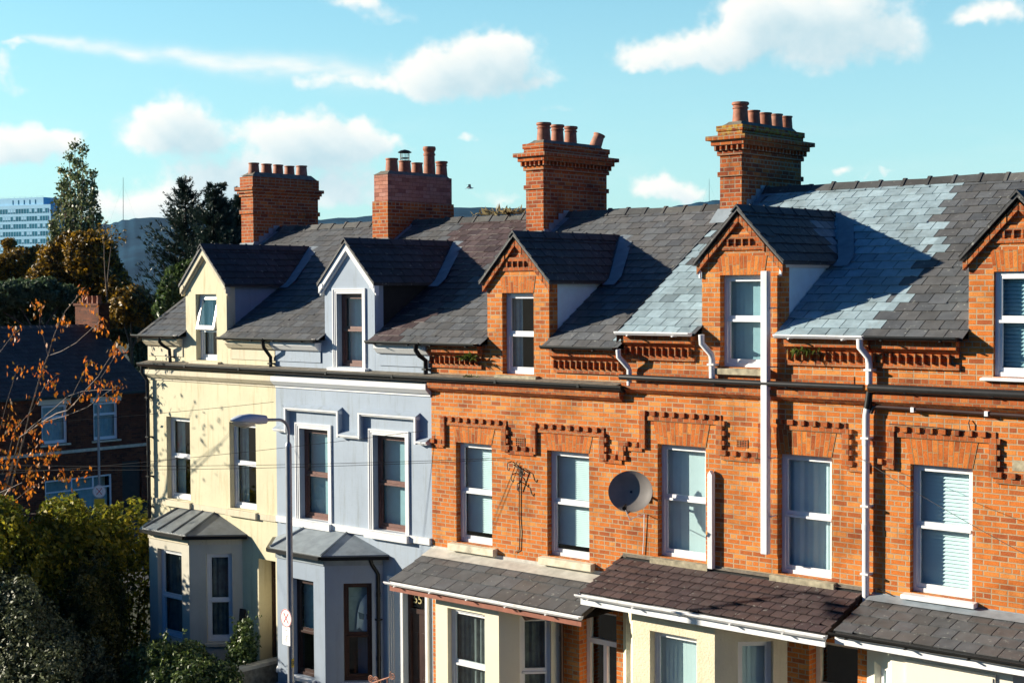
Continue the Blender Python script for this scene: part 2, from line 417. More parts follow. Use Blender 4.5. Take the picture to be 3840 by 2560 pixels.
def half_gutter(mb, x0, x1, y, z, r, n=7):
    pr = []
    for i in range(n + 1):
        a = math.pi + math.pi * i / n; pr.append((y + r * math.cos(a), z + r * math.sin(a)))
    ns = max(1, int((x1 - x0) / .5)); sg = [0] + [random.uniform(-.009, .003) for _ in range(ns - 1)] + [0]
    for a in range(ns):
        xa_, xb_ = x0 + (x1 - x0) * a / ns, x0 + (x1 - x0) * (a + 1) / ns
        for (ya, za), (yb, zb) in zip(pr, pr[1:]):
            mb.face([(xa_, ya, za + sg[a]), (xa_, yb, zb + sg[a]), (xb_, yb, zb + sg[a + 1]), (xb_, ya, za + sg[a + 1])])
    k = len(pr)
    for x in (x0, x1): mb.face([(x, a, b) for a, b in pr])
    mb.box(x0, x1, y - r - .012, y - r + .002, z - .02, z + .006); 
    x = x0 + .25
    while x < x1 - .1:
        mb.box(x, x + .03, y - r - .008, y + r, z - r - .008, z - r + .01); x += .9
def ogee_gutter(mb, x0, x1, y, z, h=.12, w=.13):
    P = [(y, z), (y - w, z), (y - w, z - .03), (y - w + .012, z - .035), (y - w * .8, z - h * .7), (y - w * .45, z - h * .86), (y - w * .4, z - h), (y, z - h)]
    mb.prism([(x0, a, b) for a, b in P], (x1 - x0, 0, 0))
    x = x0 + 1.8
    while x < x1 - .2:
        mb.box(x, x + .05, y - w - .008, y - w + .004, z - h * .5, z + .004); x += 1.9
def slates(mb, O, eu, ev, rows, gauge, wid, th, urange, colf, seed=0, lift=.012, cut=None, lip=None):
    """courses of slates on the plane through O with unit vectors eu (along), ev (up the slope)"""
    rnd = random.Random(seed); O = Vector(O); eu = Vector(eu); ev = Vector(ev); n = eu.cross(ev).normalized()
    if n.z < 0: n = -n
    for r in range(rows):
        s0 = r * gauge
        a, b = urange(s0 + gauge * .5)
        u = a - (wid * .5 if r % 2 else 0)
        while u < b - .01:
            iv = [(max(u, a), min(u + wid - .014, b))]; 
            c = cut(s0 + gauge * .5) if cut else None
            if c:
                nv = []
                for p, q in iv:
                    if q <= c[0] or p >= c[1]: nv.append((p, q)); continue
                    if p < c[0]: nv.append((p, c[0]))
                    if q > c[1]: nv.append((c[1], q))
                iv = nv
            col = colf(u + wid / 2, s0, rnd); slip = -rnd.uniform(.015, .05) if rnd.random() < .025 else 0; ch = rnd.uniform(.01, .035) if rnd.random() < .05 else 0
            for p, q in iv:
                if q - p < .015: continue
                j1 = rnd.uniform(0, .005); j2 = rnd.uniform(0, .005); k = rnd.uniform(-.006, .004)
                def pt(uu, ss, hh): return tuple(O + eu * uu + ev * ss + n * hh)
                k += slip; A = pt(p, s0 + k + ch, th + lift + j1); B = pt(q, s0 + k, th + lift + j2)
                C = pt(q, s0 + gauge + .03, th * .4); D = pt(p, s0 + gauge + .03, th * .4)
                A0 = pt(p, s0 + k + ch, lift + j1 - .004); B0 = pt(q, s0 + k, lift + j2 - .004)
                D0 = pt(p, s0 + gauge, 0); C0 = pt(q, s0 + gauge, 0)
                i = len(mb.v)
                for w in (A, B, C, D, A0, B0, C0, D0): mb.v.append(Vector(w))
                for f in ((0, 1, 2, 3), (4, 5, 1, 0), (1, 5, 6, 2), (4, 0, 3, 7)):
                    mb.f.append([i + t for t in f]); mb.col[len(mb.f) - 1] = (lip(col, rnd) if lip and f == (4, 5, 1, 0) else col)
            u += wid
W = 4.55; SL = .64; NS = math.sqrt(1 + SL * SL)
def gable_slab(mb, ax, az, ex, ez, y0, yb_top, yb_low, th):
    """one half of a little gable roof, apex (ax,az) to eave (ex,ez), front y0"""
    mb.prism([(ax, y0, az), (ex, y0, ez), (ex, yb_low, ez), (ax, yb_top, az)], (0, 0, th))
HOUSES = [
 dict(name='end_terrace_house', dx=1.47, wdw=[(.68, 1.56), (2.97, 3.87)], brick=0, zo=0, wall='cream', bx=1.11, bw=1.46),
 dict(name='terraced_house', dx=1.565, wdw=[(.74, 1.62), (2.94, 3.84)], brick=0, zo=0, wall='bluegrey', bx=.95, bw=1.44),
 dict(name='terraced_house', dx=1.445, wdw=[(.63, 1.53), (2.84, 3.78)], brick=1, zo=0, wall='brick', bx=.87, bw=1.53),
 dict(name='terraced_house', dx=1.55, wdw=[(.67, 1.62), (2.95, 3.88)], brick=1, zo=.265, wall='brick', bx=.75, bw=1.57),
 dict(name='terraced_house', dx=1.47, wdw=[(.60, 1.54), (2.9, 3.84)], brick=1, zo=.265, wall='brick', bx=.75, bw=1.57)]
LABELS = ['cream rendered end house of the terrace with an open dormer sash',
 'blue grey rendered house with white window surrounds and number 55 over its door',
 'orange brick house beside the blue one, its dormer window showing dark glass',
 'orange brick house with patches of new pale slates and a tall white square pipe',
 'orange brick house with wide slatted white blinds and a brown waste pipe']
def slate_dark(u, s, r):
    k = r.choice([(.112, .118, .124), (.098, .104, .112), (.114, .114, .116), (.104, .104, .104)]); return k
def slate_brown(u, s, r): return r.choice([(.085, .060, .060), (.074, .052, .054), (.094, .067, .066)])
NEW = (.32, .42, .465)
def mould(par, X, z0, pieces, mats='corbel_brick'):
    """stepped label course of projecting bricks: pieces of (kind,a,b,c)"""
    mb = MB()
    def horiz(a, b, z):
        mb.box(X + a, X + b, -.028, .03, z - .078, z)
        u = X + a
        while u < X + b - .05:
            mb.box(u, min(u + .098, X + b), -.062, .0, z + .002, z + .08); u += .196
        mb.box(X + a, X + b, -.02, .03, z + .0005, z + .079)
    def vert(u, za, zb, side):
        mb.box(X + u - .055, X + u + .055, -.055, .03, za, zb)
        z = za
        while side and z < zb - .05:
            mb.box(X + u + .056, X + u + .10, -.05, .0, z, z + .075); z += .155
    for k in pieces:
        if k[0] == 'h': horiz(*k[1:])
        else: vert(*k[1:])
    mb.build('label_moulding', M[mats], par)
def arch(par, X, a, b, z0, z1, flare=.085):
    """flat arch of wedge bricks"""
    n = 13; mb = MB()
    for i in range(n):
        t0, t1 = i / n, (i + 1) / n
        lo0, lo1 = X + a + (b - a) * t0, X + a + (b - a) * t1
        hi0, hi1 = X + a - flare + (b - a + 2 * flare) * t0, X + a - flare + (b - a + 2 * flare) * t1
        zl = z0 + .0
        d = .006 + random.uniform(0, .004)
        k = random.randint(0, 50)
        mb.face([(lo0, -d, zl), (lo1, -d, zl), (hi1, -d, z1), (hi0, -d, z1)], uv=[(k, i * .0778), (k, i * .0778 + .0778), (k + z1 - z0, i * .0778 + .0778), (k + z1 - z0, i * .0778)])
        mb.face([(lo0, -d, zl), (lo0, .1, zl), (lo1, .1, zl), (lo1, -d, zl)], uv=[(k, 0), (k + .1, 0), (k + .1, .07), (k, .07)])
    a0, b0 = X + a, X + b
    mb.face([(a0, -.007, z0), (a0 - flare, -.007, z1), (a0 - flare, .01, z1), (a0, .01, z0)], uv=[(0, 0), (.3, 0), (.3, .05), (0, .05)])
    mb.face([(b0, -.007, z0), (b0, .01, z0), (b0 + flare, .01, z1), (b0 + flare, -.007, z1)], uv=[(0, 0), (.3, 0), (.3, .05), (0, .05)])
    mb.build('flat_arch', M['arch_brick'], par)
def air_vent(par, x0, x1, z0, z1, mat='corbel_brick'):
    mb = MB(); mb.box(x0, x1, -.004, .02, z0, z1)
    o = mb.build('air_vent', M['dark'], par)
    g = MB(); frame_box(g, x0 - .01, x1 + .01, z0 - .01, z1 + .01, .018, -.012, .01)
    n = 4
    for i in range(1, n):
        u = x0 + (x1 - x0) * i / n; g.box(u - .006, u + .006, -.010, -.005, z0, z1)
    for i in range(1, 4):
        z = z0 + (z1 - z0) * i / 4; g.box(x0, x1, -.0095, -.0055, z - .006, z + .006)
    g.build('grille', M[mat], o)
ROOTS = []
def house(i):
    c = HOUSES[i]; X = i * W - 9.1; zo = c['zo']; brick = c['brick']
    H = empty(c['name'], (X + W / 2, 2, 0), LABELS[i], 'house', 'houses of the terrace'); ROOTS.append(H)
    wm = M[c['wall']]
    zc = 7.0 + (0.16 if zo else 0)           # mid gutter level
    ze = 7.62 + zo                           # eaves
    dl, dr = X + c['dx'], X + c['dx'] + 1.46
    wz0, wz1 = 3.95 + zo, 5.81 + zo
    dz0, dz1 = 7.11 + zo, 8.56 + zo
    dw0, dw1 = dl + .36, dr - .355
    if i == 3: dw0, dw1 = dl + .345, dr - .30
    ops = [(X + a, X + b, wz0, wz1) for a, b in c['wdw']] + [(dl, dr, zc, 9, 0)]
    # door / porch opening
    door = {0: (X + 3.92, X + 4.48), 1: (X + 3.745, X + 4.385), 2: (X + 3.55, X + 4.36), 3: (X + 3.50, X + 4.32), 4: (X + 3.5, X + 4.3)}[i]
    dtop = 2.96 if i < 2 else 3.12 + zo * .6
    ops.append((door[0], door[1], .15, dtop, .35 if i != 1 else .16))
    mb = MB()
    wallgrid(mb, X, X + W, -.3, ze, ops, rev=.13)
    # party / gable walls, back wall, floors
    for x in ([X] if i < 4 else [X, X + W]):
        mb.face([(x, 0, -.3), (x, 7.5, -.3), (x, 7.5, ze), (x, 3.75, 7.75 + zo + SL * 3.75 - .03), (x, 0, 7.72 + zo)])
    mb.face([(X, 7.5, -.3), (X + W, 7.5, -.3), (X + W, 7.5, ze), (X, 7.5, ze)])
    for z in (3.2 + zo, 6.2 + zo): mb.face([(X, .2, z), (X + W, .2, z), (X + W, 7.5, z), (X, 7.5, z)])
    mb.build('wall', wm, H)
    # ---- dormer
    zd = 8.80 + zo; za = 9.55 + zo; ax = (dl + dr) / 2
    db = MB()
    wallgrid(db, dl, dr, zc + .001, zd, [(dw0, dw1, dz0, dz1)], rev=.13, d=-.002)
    db.face([(dl, -.002, zd), (dr, -.002, zd), (ax, -.002, za)])
    for x in (dl, dr):
        db.face([(x, -.002, zc), (x, -.002, zd), (x, .23, zd), (x, .23, 7.6 + zo), (x, .05, zc)])
    db.face([(dr, .23, 7.6 + zo), (dr, .23, zd), (dr - .05, .23, zd), (dr - .05, .23, 7.6 + zo)])
    db.build('dormer_wall', wm, H)
    zb = 7.75 + zo
    yy = (zd - zb) / SL
    for x in (dl + .03, dr - .03):
        nb = 9; ck = MB()
        for k in range(nb):
            y0 = .232; za_, zb_ = zb + .12 + (zd - zb - .12) * k / nb, zb + .12 + (zd - zb - .12) * (k + 1) / nb
            o = .006 if x > ax else -.006
            ck.face([(x + o, y0, za_), (x + o, max(y0, (za_ - zb) / SL + .05), za_), (x, max(y0, (zb_ - zb) / SL + .05), zb_), (x, y0, zb_)])
        ck.face([(x, y0, zb - .1), (x, y0, zb + .12), (x, y0 + .1, zb + .12)])
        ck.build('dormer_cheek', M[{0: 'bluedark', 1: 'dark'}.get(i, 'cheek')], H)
    if i == 3:
        fb = MB(); fb.box(dr - .02, dr + .012, .0, 1.62, zd - .13, zd - .012); fb.box(dr - .02, dr + .014, -.03, -.003, zd - .26, zd + .0); fb.box(dl - .03, dl - .004, -.05, -.02, zd - .28, zd - .02); fb.build('fascia', M['upvc'], H)
    # dormer roof: two slated slopes with overhang, ridge tiles
    ov = .10; yf = -.12; rz = 9.62 + zo; ezz = rz - (0.73 + ov) * (za - zd) / .73
    for sgn, nm in ((1, 'dormer_roof'), (-1, 'dormer_roof')):
        ex = ax + sgn * (.73 + ov)
        rb = MB()
        ybt = (rz - zb) / SL + .06; ybl = (ezz - zb) / SL + .06
        gable_slab(rb, ax, rz - .055, ex, ezz - .055, yf, ybt, ybl, .045)
        o_ = Vector((ex, yf, ezz - .008)); evv = Vector((ax - ex, 0, rz - ezz)); Ls = evv.length; evv.normalize()
        rows = 6; gg = Ls / rows
        def ur(s, Ls=Ls, ybt=ybt, ybl=ybl): return (0, ybl - yf + (ybt - ybl) * s / Ls)
        pale = i == 3 and sgn > 0
        def cf(u, s, r, pale=pale):
            if pale and (u > 1.75 + .3 * s and s < .8 and r.random() < .8): return (.17, .21, .24)
            return tuple(q * .45 for q in slate_dark(u, s, r))  # same slates dimmed: shade of the dormer slope put into their colour
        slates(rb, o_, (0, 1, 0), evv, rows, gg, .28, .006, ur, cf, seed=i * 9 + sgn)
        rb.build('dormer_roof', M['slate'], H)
    rg = MB()
    y = yf - .02; k = 0
    while y < (rz - zb) / SL + .02:
        L = .42
        rg.prism([(ax - .11, y, rz - .075), (ax, y, rz + .045), (ax + .11, y, rz - .075), (ax + .09, y, rz - .08), (ax, y, rz + .01), (ax - .09, y, rz - .08)], (0, min(L, (rz - zb) / SL + .1 - y), 0))
        if k: rg.prism([(ax - .125, y - .03, rz - .078), (ax, y - .03, rz + .062), (ax + .125, y - .03, rz - .078)], (0, .055, 0))
        y += L; k += 1
    for fi in range(len(rg.f)): rg.col[fi] = (.05, .052, .055)
    rg.build('dormer_ridge', M['ridge'], H)
    for sgn in (1, -1):
        vb = MB()
        ex = ax + sgn * (.73 + ov)
        ybt = (rz - zb) / SL; ybl = (ezz - zb) / SL
        a = Vector((ax + sgn * .06, ybt - .0, rz + .03)); b = Vector((ex, ybl - .02, ezz + .05)); b2 = b + Vector((sgn * .25, .05, .05 * SL)); a2 = a + Vector((sgn * .25, .12, .12 * SL - .03))
        mid = (a + b) / 2 - Vector((0, 0, .02)); mid2 = (a2 + b2) / 2
        for p, q, r_, s_ in ((a, a2, mid2, mid), (mid, mid2, b2, b)):
            vb.face([tuple(p), tuple(q), tuple(r_), tuple(s_)])
        vb.face([tuple(b), tuple(b2), tuple(b2 + Vector((0, -.22, -.15))), tuple(b + Vector((0, -.2, -.12)))])
        vb.build('valley_flashing', M['lead'], H)
    # raking verge
    vg = MB(); slope = (za - zd) / .73
    if brick:
        for sgn in (1, -1):
            n = 10; L = math.hypot(.80, .80 * slope)
            vx = MB()
            for k in range(n):
                t0 = k / n; t1 = (k + .9) / n
                xa = ax + sgn * (.79 * (1 - t0)); xb_ = ax + sgn * (.79 * (1 - t1))
                zA = za - .035 - abs(xa - ax) * slope; zB = za - .035 - abs(xb_ - ax) * slope
                pj = .075 + random.uniform(-.008, .008)
                vg.prism([(xa, -pj, zA), (xb_, -pj, zB), (xb_, -pj, zB - .12), (xa, -pj, zA - .12)], (0, pj + .03, 0))
        z = zd + .22
        vg.box(ax - .40, ax + .40, -.030, .02, z - .07, z - .003)
        for k in range(6):
            u = ax - .36 + k * .132; vg.box(u, u + .028, -.05, .0, z, z + .10)
        hw = .30
        vg.box(ax - hw - .1, ax + hw + .1, -.045, .02, z + .101, z + .17)
        vg.build('verge', M['corbel_brick'], H)
        arch(H, 0, dw0, dw1, dz1, dz1 + .30, .05)
        st = MB(); st.box(ax - .41, ax + .41, .0, .001, zd + .22, zd + .319); 
    else:
        for sgn in (1, -1):
            for (o0, o1, pj) in ((-.03, .12, .09), (.12, .17, .05)):
                pts = []
                for (t, o) in ((0, o0), (.82, o0), (.82, o1), (0, o1)):
                    pts.append((ax + sgn * t, -pj, za - .02 - t * slope - o))
                vg.prism(pts, (0, pj + .03, 0))
            vg.box(ax + sgn * .69, ax + sgn * .80, -.10, .05, zd - .13, zd - .04)
        vg.build('verge', M['whitetrim' if i == 1 else 'creamtrim'], H)
    # dormer window
    if i == 0:
        window(H, ((0, 0, 0),), dw0, dw1, dz0, dz1, .12, 'upvc', 'sides', .46, tilt=rad(13), bmat='net', sill=('creamtrim', .16, .1, .14), label='dormer window with its top sash hung open')
    elif i == 1:
        window(H, ((0, 0, 0),), dw0, dw1, dz0, dz1, .13, 'brownwood', 'net', .52, bmat='blindblue', sill=('whitetrim', .2, .12, .11), label='brown framed dormer window')
    elif i == 2:
        window(H, ((0, 0, 0),), dw0, dw1, dz0, dz1, .12, 'upvc', 'sides', .5, bmat='net', sill=('stone', .13, .1, .13), top_vent=True)
    elif i == 3:
        window(H, ((0, 0, 0),), dw0, dw1, dz0, dz1, .12, 'upvc', 'vertical', .53, bmat='blindblue', sill=('stone', .12, .1, .12))
    else:
        window(H, ((0, 0, 0),), dw0, dw1, dz0, dz1, .05, 'upvc', 'wide_venetian', .55, bmat='blindblue', sill=('upvc', .16, .1, .06))
    # ---- first floor windows
    for k, (a, b) in enumerate(c['wdw']):
        F = ((0, 0, 0),)
        if i == 0: window(H, F, X + a, X + b, wz0, wz1, .12, 'upvc', 'sides', .53, bmat='net', sill=('creamtrim', .08, .09, .16))
        elif i == 1: window(H, F, X + a, X + b, wz0, wz1, .13, 'brownwood', 'vertical', .5, bmat='blindblue')
        elif i == 2: window(H, F, X + a, X + b, wz0, wz1, .12, 'upvc', 'venetian', .52, sill=('palestone', .13, .12, .15), top_vent=True)
        elif i == 3: window(H, F, X + a, X + b, wz0, wz1, .12, 'upvc', 'vertical' if k == 0 else 'net', .53 if k == 0 else .5, bmat='blind' if k == 0 else 'blind', sill=('stone', .1, .1, .13))
        else: window(H, F, X + a, X + b, wz0, wz1, .10, 'upvc', 'wide_venetian', .53, sill=('upvc', .09, .13, .09))
    # ---- main roof
    rb = MB(); ev = Vector((0, 1, SL)).normalized(); zr = 7.75 + zo
    y0 = -.21; s_len = (3.75 - y0) * NS; gauge = .235; rows = int(s_len / gauge)
    x0, x1 = (X - .08 if i == 0 else X), X + W
    def cut(s):
        y = y0 + s / NS
        return (dl + .01 - x0, dr - .01 - x0) if y < (zd - zb) / SL - .05 else None
    def cf(u, s, r):
        x = x0 + u; y = y0 + s / NS
        if i == 1 and x > X + 2.0 + .0 * y and x < X + 4.15 and y > 0.2 + .0: return slate_brown(u, s, r)
        if i == 1 and x > X + 3.0 and x < X + 3.75: return slate_brown(u, s, r)
        if i == 3:
            if ((x > dr - .3) or (y > 2.0 and x > X + .45)) and x < X + 4.30 + (.25 if y < 2.45 else 0):
                k = r.random(); f = .72 if k < .07 else (1 - .12 * r.random()); return tuple(q * f for q in NEW)
            if x < dl and y < 1.4 and x > X - .05:
                k = r.random(); f = .62 if k < .07 else (1 - .12 * r.random()); return tuple(q * f for q in NEW)
            if x < dl + .6 and y < 2.4 and r.random() < .35: return NEW
        if i == 2 and x > X + 4.35 and y < 1.5 and r.random() < .5: return NEW
        if i == 4 and x < X + .12 + .1 * math.sin(s * 9) and y < 2.3: return NEW
        k = slate_dark(u, s, r)
        if i == 2: k = tuple(q * 1.12 for q in k)
        return k
    slates(rb, (x0, y0, zr + SL * y0), (1, 0, 0), ev, rows, s_len / rows, .298, .007, lambda s: (0, x1 - x0), cf, seed=20 + i, cut=cut, lip=(lambda c, r: (.34, .31, .29) if c[0] > c[2] * 1.15 and r.random() < .45 else c) if i == 1 else None)
    # deck and back slope
    rb.face([(x0, y0, zr + SL * y0 - .012), (dl, y0, zr + SL * y0 - .012), (dl, 3.75, zr + SL * 3.75 - .012), (x0, 3.75, zr + SL * 3.75 - .012)], col=(.05,) * 3)
    rb.face([(dr, y0, zr + SL * y0 - .012), (x1, y0, zr + SL * y0 - .012), (x1, 3.75, zr + SL * 3.75 - .012), (dr, 3.75, zr + SL * 3.75 - .012)], col=(.05,) * 3)
    ym = 1.2
    rb.face([(dl, ym, zr + SL * ym - .012), (dr, ym, zr + SL * ym - .012), (dr, 3.75, zr + SL * 3.75 - .012), (dl, 3.75, zr + SL * 3.75 - .012)], col=(.05,) * 3)
    rb.face([(x0, 3.75, zr + SL * 3.75), (x1, 3.75, zr + SL * 3.75), (x1, 7.7, zr - .15), (x0, 7.7, zr - .15)], col=(.07,) * 3)
    if i in (0, 3):   # verge where the roof stands free
        xs = x0 - .03 if i == 0 else X - .012
        rb.face([(xs, y0, zr + SL * y0 - .16), (xs, 3.75, zr + SL * 3.75 - .16), (xs, 3.75, zr + SL * 3.75 + .03), (xs, y0, zr + SL * y0 + .03)], col=(.1, .09, .08))
        if i == 0: rb.face([(xs, y0, zr + SL * y0 + .03), (xs + .12, y0, zr + SL * y0 + .03), (xs + .12, 3.75, zr + SL * 3.75 + .03), (xs, 3.75, zr + SL * 3.75 + .03)], col=(.1, .095, .085))
    rb.build('roof', M['slate'], H)
    rg = MB(); x = x0; k = 0; zz = zr + SL * 3.75
    rr = random.Random(50 + i)
    while x < x1 - .02:
        L = min(.455, x1 - x); j = rr.uniform(-.012, .012); k0 = len(rg.f)
        rg.prism([(x, 3.75 - .15, zz - .075 + j), (x, 3.75 - .03, zz + .055 + j), (x, 3.75 + .03, zz + .055 + j), (x, 3.75 + .15, zz - .075 + j)], (L - .006, 0, rr.uniform(-.01, .01)))
        rg.prism([(x - .03, 3.75 - .17, zz - .078 + j), (x - .03, 3.75 - .03, zz + .078 + j), (x - .03, 3.75 + .03, zz + .078 + j), (x - .03, 3.75 + .17, zz - .078 + j)], (.055, 0, 0))
        cc = rr.choice([(.075, .078, .08), (.095, .095, .09), (.06, .06, .06)])
        for fi in range(k0, len(rg.f)): rg.col[fi] = cc
        x += .455
    rg.build('ridge', M['ridge'], H)
    # ---- eaves course, string course, gutters
    gaps = [(X + .03, dl - .12), (dr + .13, X + W - (.0 if i not in (2,) else .0))]
    gm = 'black' if i < 3 else ('gutterwhite' if i == 3 else 'black')
    for gi, (a, b) in enumerate(gaps):
        cb = MB()
        if brick:
            z = ze - .03
            cb.box(a, b, -.15, .02, z - .085, z); cb.prism([(a, -.148, z - .087), (a, -.148, z - .12), (a, -.02, z - .19), (a, .02, z - .087)], (b - a, 0, 0))
            u = a + .02
            while u < b - .03: cb.box(u, u + .022, -.095, .02, z - .33, z - .192); u += .128
            cb.box(a, b, -.045, .02, z - .41, z - .332); cb.box(a, b, -.05, -.02, z - .235, z - .192)
        else:
            z = ze - .05
            cb.prism([(a, .01, z), (a, -.17, z), (a, -.17, z - .06), (a, -.09, z - .15), (a, -.06, z - .17), (a, .01, z - .17)], (b - a, 0, 0))
            cb.box(a, b - (.0 if gi else .0), -.02, .01, z - .40, z - .172)
        cb.build('cornice', M['corbel_brick'] if brick else M['creamtrim' if i == 0 else 'whitetrim' if i == 1 else 'creamtrim'], H)
    if i == 1:
        for a, b in gaps:
            pb = MB(); pb.box(a, b, -.024, .0, ze - .45, ze - .224); pb.build('frieze', M['bluegrey'], H)
    for gi, (a, b) in enumerate(gaps):
        gb = MB(); ga, gz = a, b
        if i == 0 and gi == 0: ga -= .2
        if gi == 1 and i in (0, 1): gz += .0
        if gi == 0: gz += .08
        else: ga -= .08
        half_gutter(gb, ga, gz, -.27, ze + .03, .062)
        mt = gm
        if i == 3 and gi == 1: mt = 'gutterwhite'
        gb.build('gutter', M[mt], H)
    sb = MB()
    if brick:
        z = zc - .10
        sb.box(X + .02, X + W - .02, -.13, .02, z - .07, z); sb.prism([(X + .02, -.128, z - .072), (X + .02, -.128, z - .10), (X + .02, -.03, z - .17), (X + .02, .02, z - .072)], (W - .04, 0, 0))
        sb.build('string_course', M['corbel_brick'], H)
        if zo:
            hb = MB(); hb.box(X + .3, X + W - .3, -.012, .01, zc + .03, zc + .14); hb.build('soldier_course', M['corbel_brick'], H)
            pb = MB(); pb.tube([(X + .03, -.17, zc + .0), (X + 2.8, -.17, zc - .005), (X + W - (.05), -.17, zc)], .047 if i == 3 else .06, 10)
            for u in (.6, 1.9, 3.2): pb.box(X + u, X + u + .03, -.225, 0, zc - .06, zc - .05)
            pb.build('pipe', M['darkpipe'], H, smooth=True)
    else:
        z = zc - .14
        sb.prism([(X + .005, .01, z), (X + .005, -.15, z), (X + .005, -.15, z - .10), (X + .005, -.06, z - .19), (X + .005, .01, z - .19)], (W - .01, 0, 0))
        sb.box(X + .005, X + W - .005, -.025, .01, z - .24, z - .191)
        sb.build('string_course', M['creamtrim' if i == 0 else 'whitetrim'], H)
    if i < 3:
        gb = MB(); ogee_gutter(gb, X - (.12 if i == 0 else 0), X + W + (.08 if i == 2 else -.005), -.08, zc + (.012), .115, .15); gb.build('gutter', M['black'], H)
        ld = MB(); ld.face([(X, -.24, zc + .016), (X + W, -.24, zc + .016), (X + W, -.001, zc + .06), (X, -.001, zc + .06)]); ld.build('ledge', M['mortar'], H)
    return H, X, zo
# ------------------------------------------------------------------ chimneys
def chimney(H, xa, style, pots):
    xb = xa + .47; y0, y1 = 2.95, 5.02
    mb = MB(); zt = {1: 11.46, 2: 11.22, 3: 11.58, 4: 11.58}[style]
    base = 9.2
    def ring(z0, z1, o): mb.box(xa - o, xb + o, y0 - o, y1 + o, z0, z1)
    if style == 1:
        ring(base, 10.50, 0); ring(10.50, 10.60, .035); ring(10.60, 10.92, .0); ring(10.92, 11.0, .035); ring(11.0, 11.07, .07); ring(11.07, 11.15, .11); ring(11.15, 11.40, .02)
    elif style == 2:
        ring(base, 10.60, .02)
    else:
        zz = [(base, 10.64, 0), (10.64, 10.73, .035), (10.73, 11.02, 0), (11.02, 11.10, .04), (11.10, 11.20, .02), (11.20, 11.29, .12), (11.29, 11.37, .19), (11.37, 11.46, .03), (11.46, 11.56, .05)]
        for a, b, o in zz: ring(a, b, o)
        u = xa - .06
        while u < xb + .07: mb.box(u, u + .045, y0 - .10, y0, 11.105, 11.195); u += .118
        v = y0 - .06
        while v < y1 + .07: mb.box(xb, xb + .10, v, v + .045, 11.105, 11.195); v += .118
    ch = mb.build('chimney', M['lichen_brick' if style == 4 else 'chimney_brick'], H, bevel=.006)
    if style == 2:
        u = MB(); u.box(xa + .015, xb - .015, y0 + .015, y1 - .015, 10.602, 11.20); u.build('upper_stack', M['pink_brick'], ch)
    c = MB(); o = .0; zq = zt - .03
    c.prism([(xa + o, y0 + o, zq), (xb - o, y0 + o, zq), (xb - .1, y0 + .12, zq + .07), (xa + .1, y0 + .12, zq + .07)], (0, 0, .001))
    k = len(c.v)
    q = [(xa + .01, y0 + .01, zq - .03), (xb - .01, y0 + .01, zq - .03), (xb - .01, y1 - .01, zq - .03), (xa + .01, y1 - .01, zq - .03), (xa + .1, y0 + .14, zq + .09), (xb - .1, y0 + .14, zq + .09), (xb - .1, y1 - .14, zq + .09), (xa + .1, y1 - .14, zq + .09)]
    for w in q: c.p(w)
    for f in ((0,1,5,4),(1,2,6,5),(2,3,7,6),(3,0,4,7),(4,5,6,7)): c.f.append([k + t for t in f])
    c.build('chimney_cap', M['mortar'], ch)
    for (y, h, r, st, lean) in pots:
        p = MB(); cx = (xa + xb) / 2
        ax = Vector((math.sin(lean) * .6, math.sin(lean), math.cos(lean)))
        if st == 'roll':
            prof = [(0, -.05), (r * 1.03, -.05), (r * 1.0, 0), (r * .86, h * .68), (r * .98, h * .69), (r * .98, h * .75), (r * .86, h * .77), (r * .88, h * .84), (r * 1.04, h * .88), (r * 1.06, h * .95), (r * .98, h), (r * .78, h), (r * .74, h * .6), (0, h * .55)]
        else:
            prof = [(0, -.05), (r * 1.04, -.05), (r * 1.02, 0), (r * .88, h * .86), (r * .98, h * .90), (r * 1.0, h * .97), (r * .97, h), (r * .80, h), (r * .76, h * .6), (0, h * .55)]
        p.lathe((cx, y, zt + .04), prof, 18, ax)
        po = p.build('chimney_pot', M['potpale' if st == 'pale' else 'pot'], ch, smooth=True)
        if st == 'cowl':
            w = MB(); z = zt + .04 + h
            for k in range(10):
                a = 2 * math.pi * k / 10; w.tube([(cx + r * .7 * math.cos(a), y + r * .7 * math.sin(a), z - .02), (cx + r * .7 * math.cos(a), y + r * .7 * math.sin(a), z + .19)], .006, 5)
            w.lathe((cx, y, z + .18), [(r * 1.05, 0), (r * 1.08, .015), (r * .7, .05), (0, .075)], 16); w.lathe((cx, y, z + .05), [(r * .71, 0), (r * .74, .0), (r * .74, .02), (r * .71, .02)], 16)
            w.build('cowl', M['black'], ch)
    # stepped lead flashing up the slope
    zb = 7.75 + (.265 if style == 4 else 0)
    f = MB(); y = y0 - .02; n = 5; st = (3.72 - y0) / n
    for k in range(n):
        ya = y0 + st * k; f.box(xb + .003, xb + .012, ya, ya + st + .02, zb + SL * ya - .1, zb + SL * (ya + st) + .10 + .03 * (k % 2))
    f.prism([(xb + .0, y0 - .05, zb + SL * (y0 - .05) + .02), (xb + .13, y0 - .05, zb + SL * (y0 - .05) + .02), (xb + .13, 3.7, zb + SL * 3.7 + .02), (xb + .0, 3.7, zb + SL * 3.7 + .02)], (0, 0, .004))
    f.face([(xa - .04, y0 - .006, zb + SL * y0 + .16), (xb + .02, y0 - .006, zb + SL * y0 + .16), (xb + .06, y0 - .2, zb + SL * (y0 - .2) + .03), (xa - .1, y0 - .2, zb + SL * (y0 - .2) + .03)])
    f.build('flashing', M['lead' if style != 4 else 'lead'], ch)
